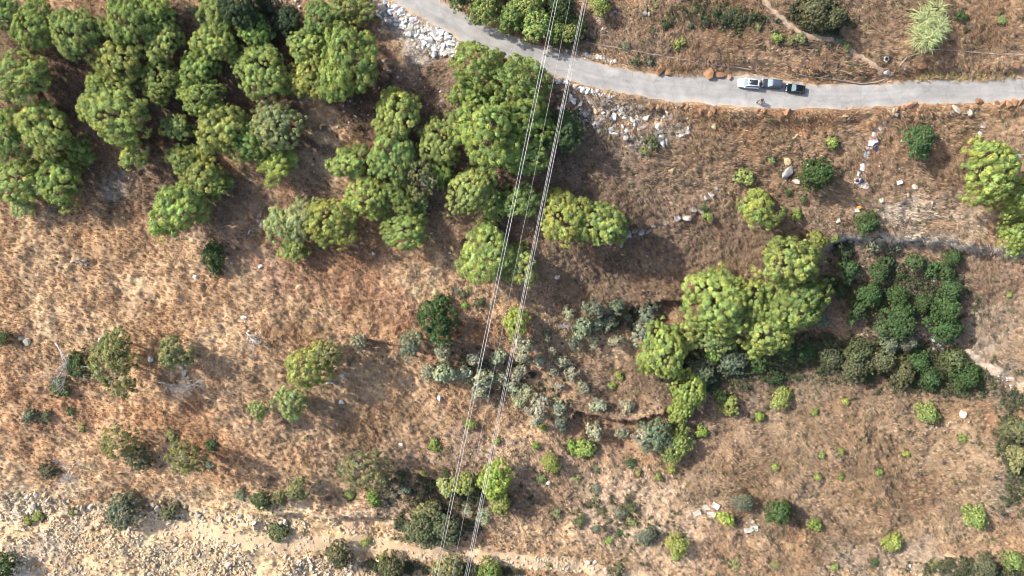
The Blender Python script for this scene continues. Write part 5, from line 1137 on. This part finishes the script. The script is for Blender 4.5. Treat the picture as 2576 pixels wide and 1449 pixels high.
def person(X, Y, rz, pose, top, label):
    x, y = unproj(X, Y, 0.0); e = empty('person', (x, y, 0.0), rz); step, la, ra = pose
    P = [(0, 0, .95), (0, 0, 1.15), (0, 0, 1.38), (0, 0, 1.50), (.01, 0, 1.58), (.02, 0, 1.68)]; E_ = [(0, 1), (1, 2), (2, 3), (3, 4), (4, 5)]; Rr = [.13, .12, .14, .055, .085, .10]
    arms = []
    def chain(base, pts_, rs):
        p = base
        for q, r in zip(pts_, rs): P.append(q); Rr.append(r); E_.append((p, len(P) - 1)); p = len(P) - 1
        return p
    sh = []
    for s, a in ((1, la), (-1, ra)):
        el = (.02 + .12 * a, s * (.24 + .05 * a), 1.12 + .02 * a); wr = (.06 + .26 * a, s * (.24 - .06 * a), .87 + .22 * a); arms.append(((0, s * .17, 1.42), el, wr))
        hnd = chain(2, [(0, s * .17, 1.42), el, wr, (wr[0] + .03, wr[1], wr[2] - .06)], [.055, .042, .03, .03])
        hp = P[hnd]
        for k in range(4): chain(hnd, [(hp[0] + .012 * (k - 1.5), hp[1] + s * .004 * k, hp[2] - .05), (hp[0] + .018 * (k - 1.5) + .01, hp[1], hp[2] - .085 - .006 * (k in (1, 2)))], [.009, .007])
        chain(hnd, [(hp[0] + .04, hp[1] - s * .01, hp[2] - .02), (hp[0] + .055, hp[1] - s * .008, hp[2] - .045)], [.010, .008])
        chain(0, [(0, s * .09, .88), (s * step * .5 + .03, s * .10, .50), (s * step, s * .10, .10), (s * step + .14, s * .11, .05)], [.085, .06, .042, .035])
    chain(5, [(.12, 0, 1.665)], [.02])      # nose
    body = skin_obj('body', P, E_, Rr, M['skin'], e)
    JP = [(0, 0, .92), (0, 0, 1.15), (0, 0, 1.38)]; JE = [(0, 1), (1, 2)]; JR = [.155, .145, .165]
    for s, (a0, a1, a2) in zip((1, -1), arms): JP += [(a0[0], a0[1], a0[2]), a1, (a1[0] * .3 + a2[0] * .7, a1[1] * .3 + a2[1] * .7, a1[2] * .3 + a2[2] * .7)]; m = len(JP); JE += [(2, m - 3), (m - 3, m - 2), (m - 2, m - 1)]; JR += [.075, .06, .05]
    skin_obj('jacket', JP, JE, JR, M[top], body)
    TP = [(0, 0, .95)]; TE = []; TR = [.145]
    for s in (1, -1): TP += [(0, s * .09, .86), (s * step * .5 + .03, s * .10, .50), (s * step, s * .10, .13)]; m = len(TP); TE += [(0, m - 3), (m - 3, m - 2), (m - 2, m - 1)]; TR += [.10, .078, .062]
    skin_obj('trousers', TP, TE, TR, M['cloth_dark'], body)
    MB().ell((-.02, 0, 1.72), (.125, .112, .11), 12, 8).build('hair', M['hair'], body)
    for s in (1, -1):
        MB().ell((s * step + .06, s * .105, .05), (.145, .055, .055), 10, 6).build('shoe', M['shoe'], body)
        MB().ell((.10, s * .035, 1.69), (.008, .014, .01), 8, 5).build('eye', M['hair'], body)
        MB().ell((.01, s * .108, 1.66), (.025, .015, .035), 8, 5).build('ear', M['skin'], body)
    MB().ell((.108, 0, 1.61), (.01, .03, .008), 8, 5).build('mouth', M['red'], body)
    return tag(e, label, 'person', 'people standing at the road edge')
def zpx(a, b): return ((2740 + a / 8.05) * 2576 / 3840, (270 + b / 8.05) * 2576 / 3840)
person(*zpx(775, 930), R(-30), (.12, .5, .2), 'cloth_dark', 'person in black with pale shoes, leftmost of the three at the road edge')
person(*zpx(900, 888), R(215), (.08, .9, .9), 'cloth_dark', 'person in black with arms forward, topmost of the three people at the road edge')
person(*zpx(925, 968), R(150), (.10, .6, .9), 'cloth_grey', 'person nearest the grass verge, rightmost of the three at the road edge')
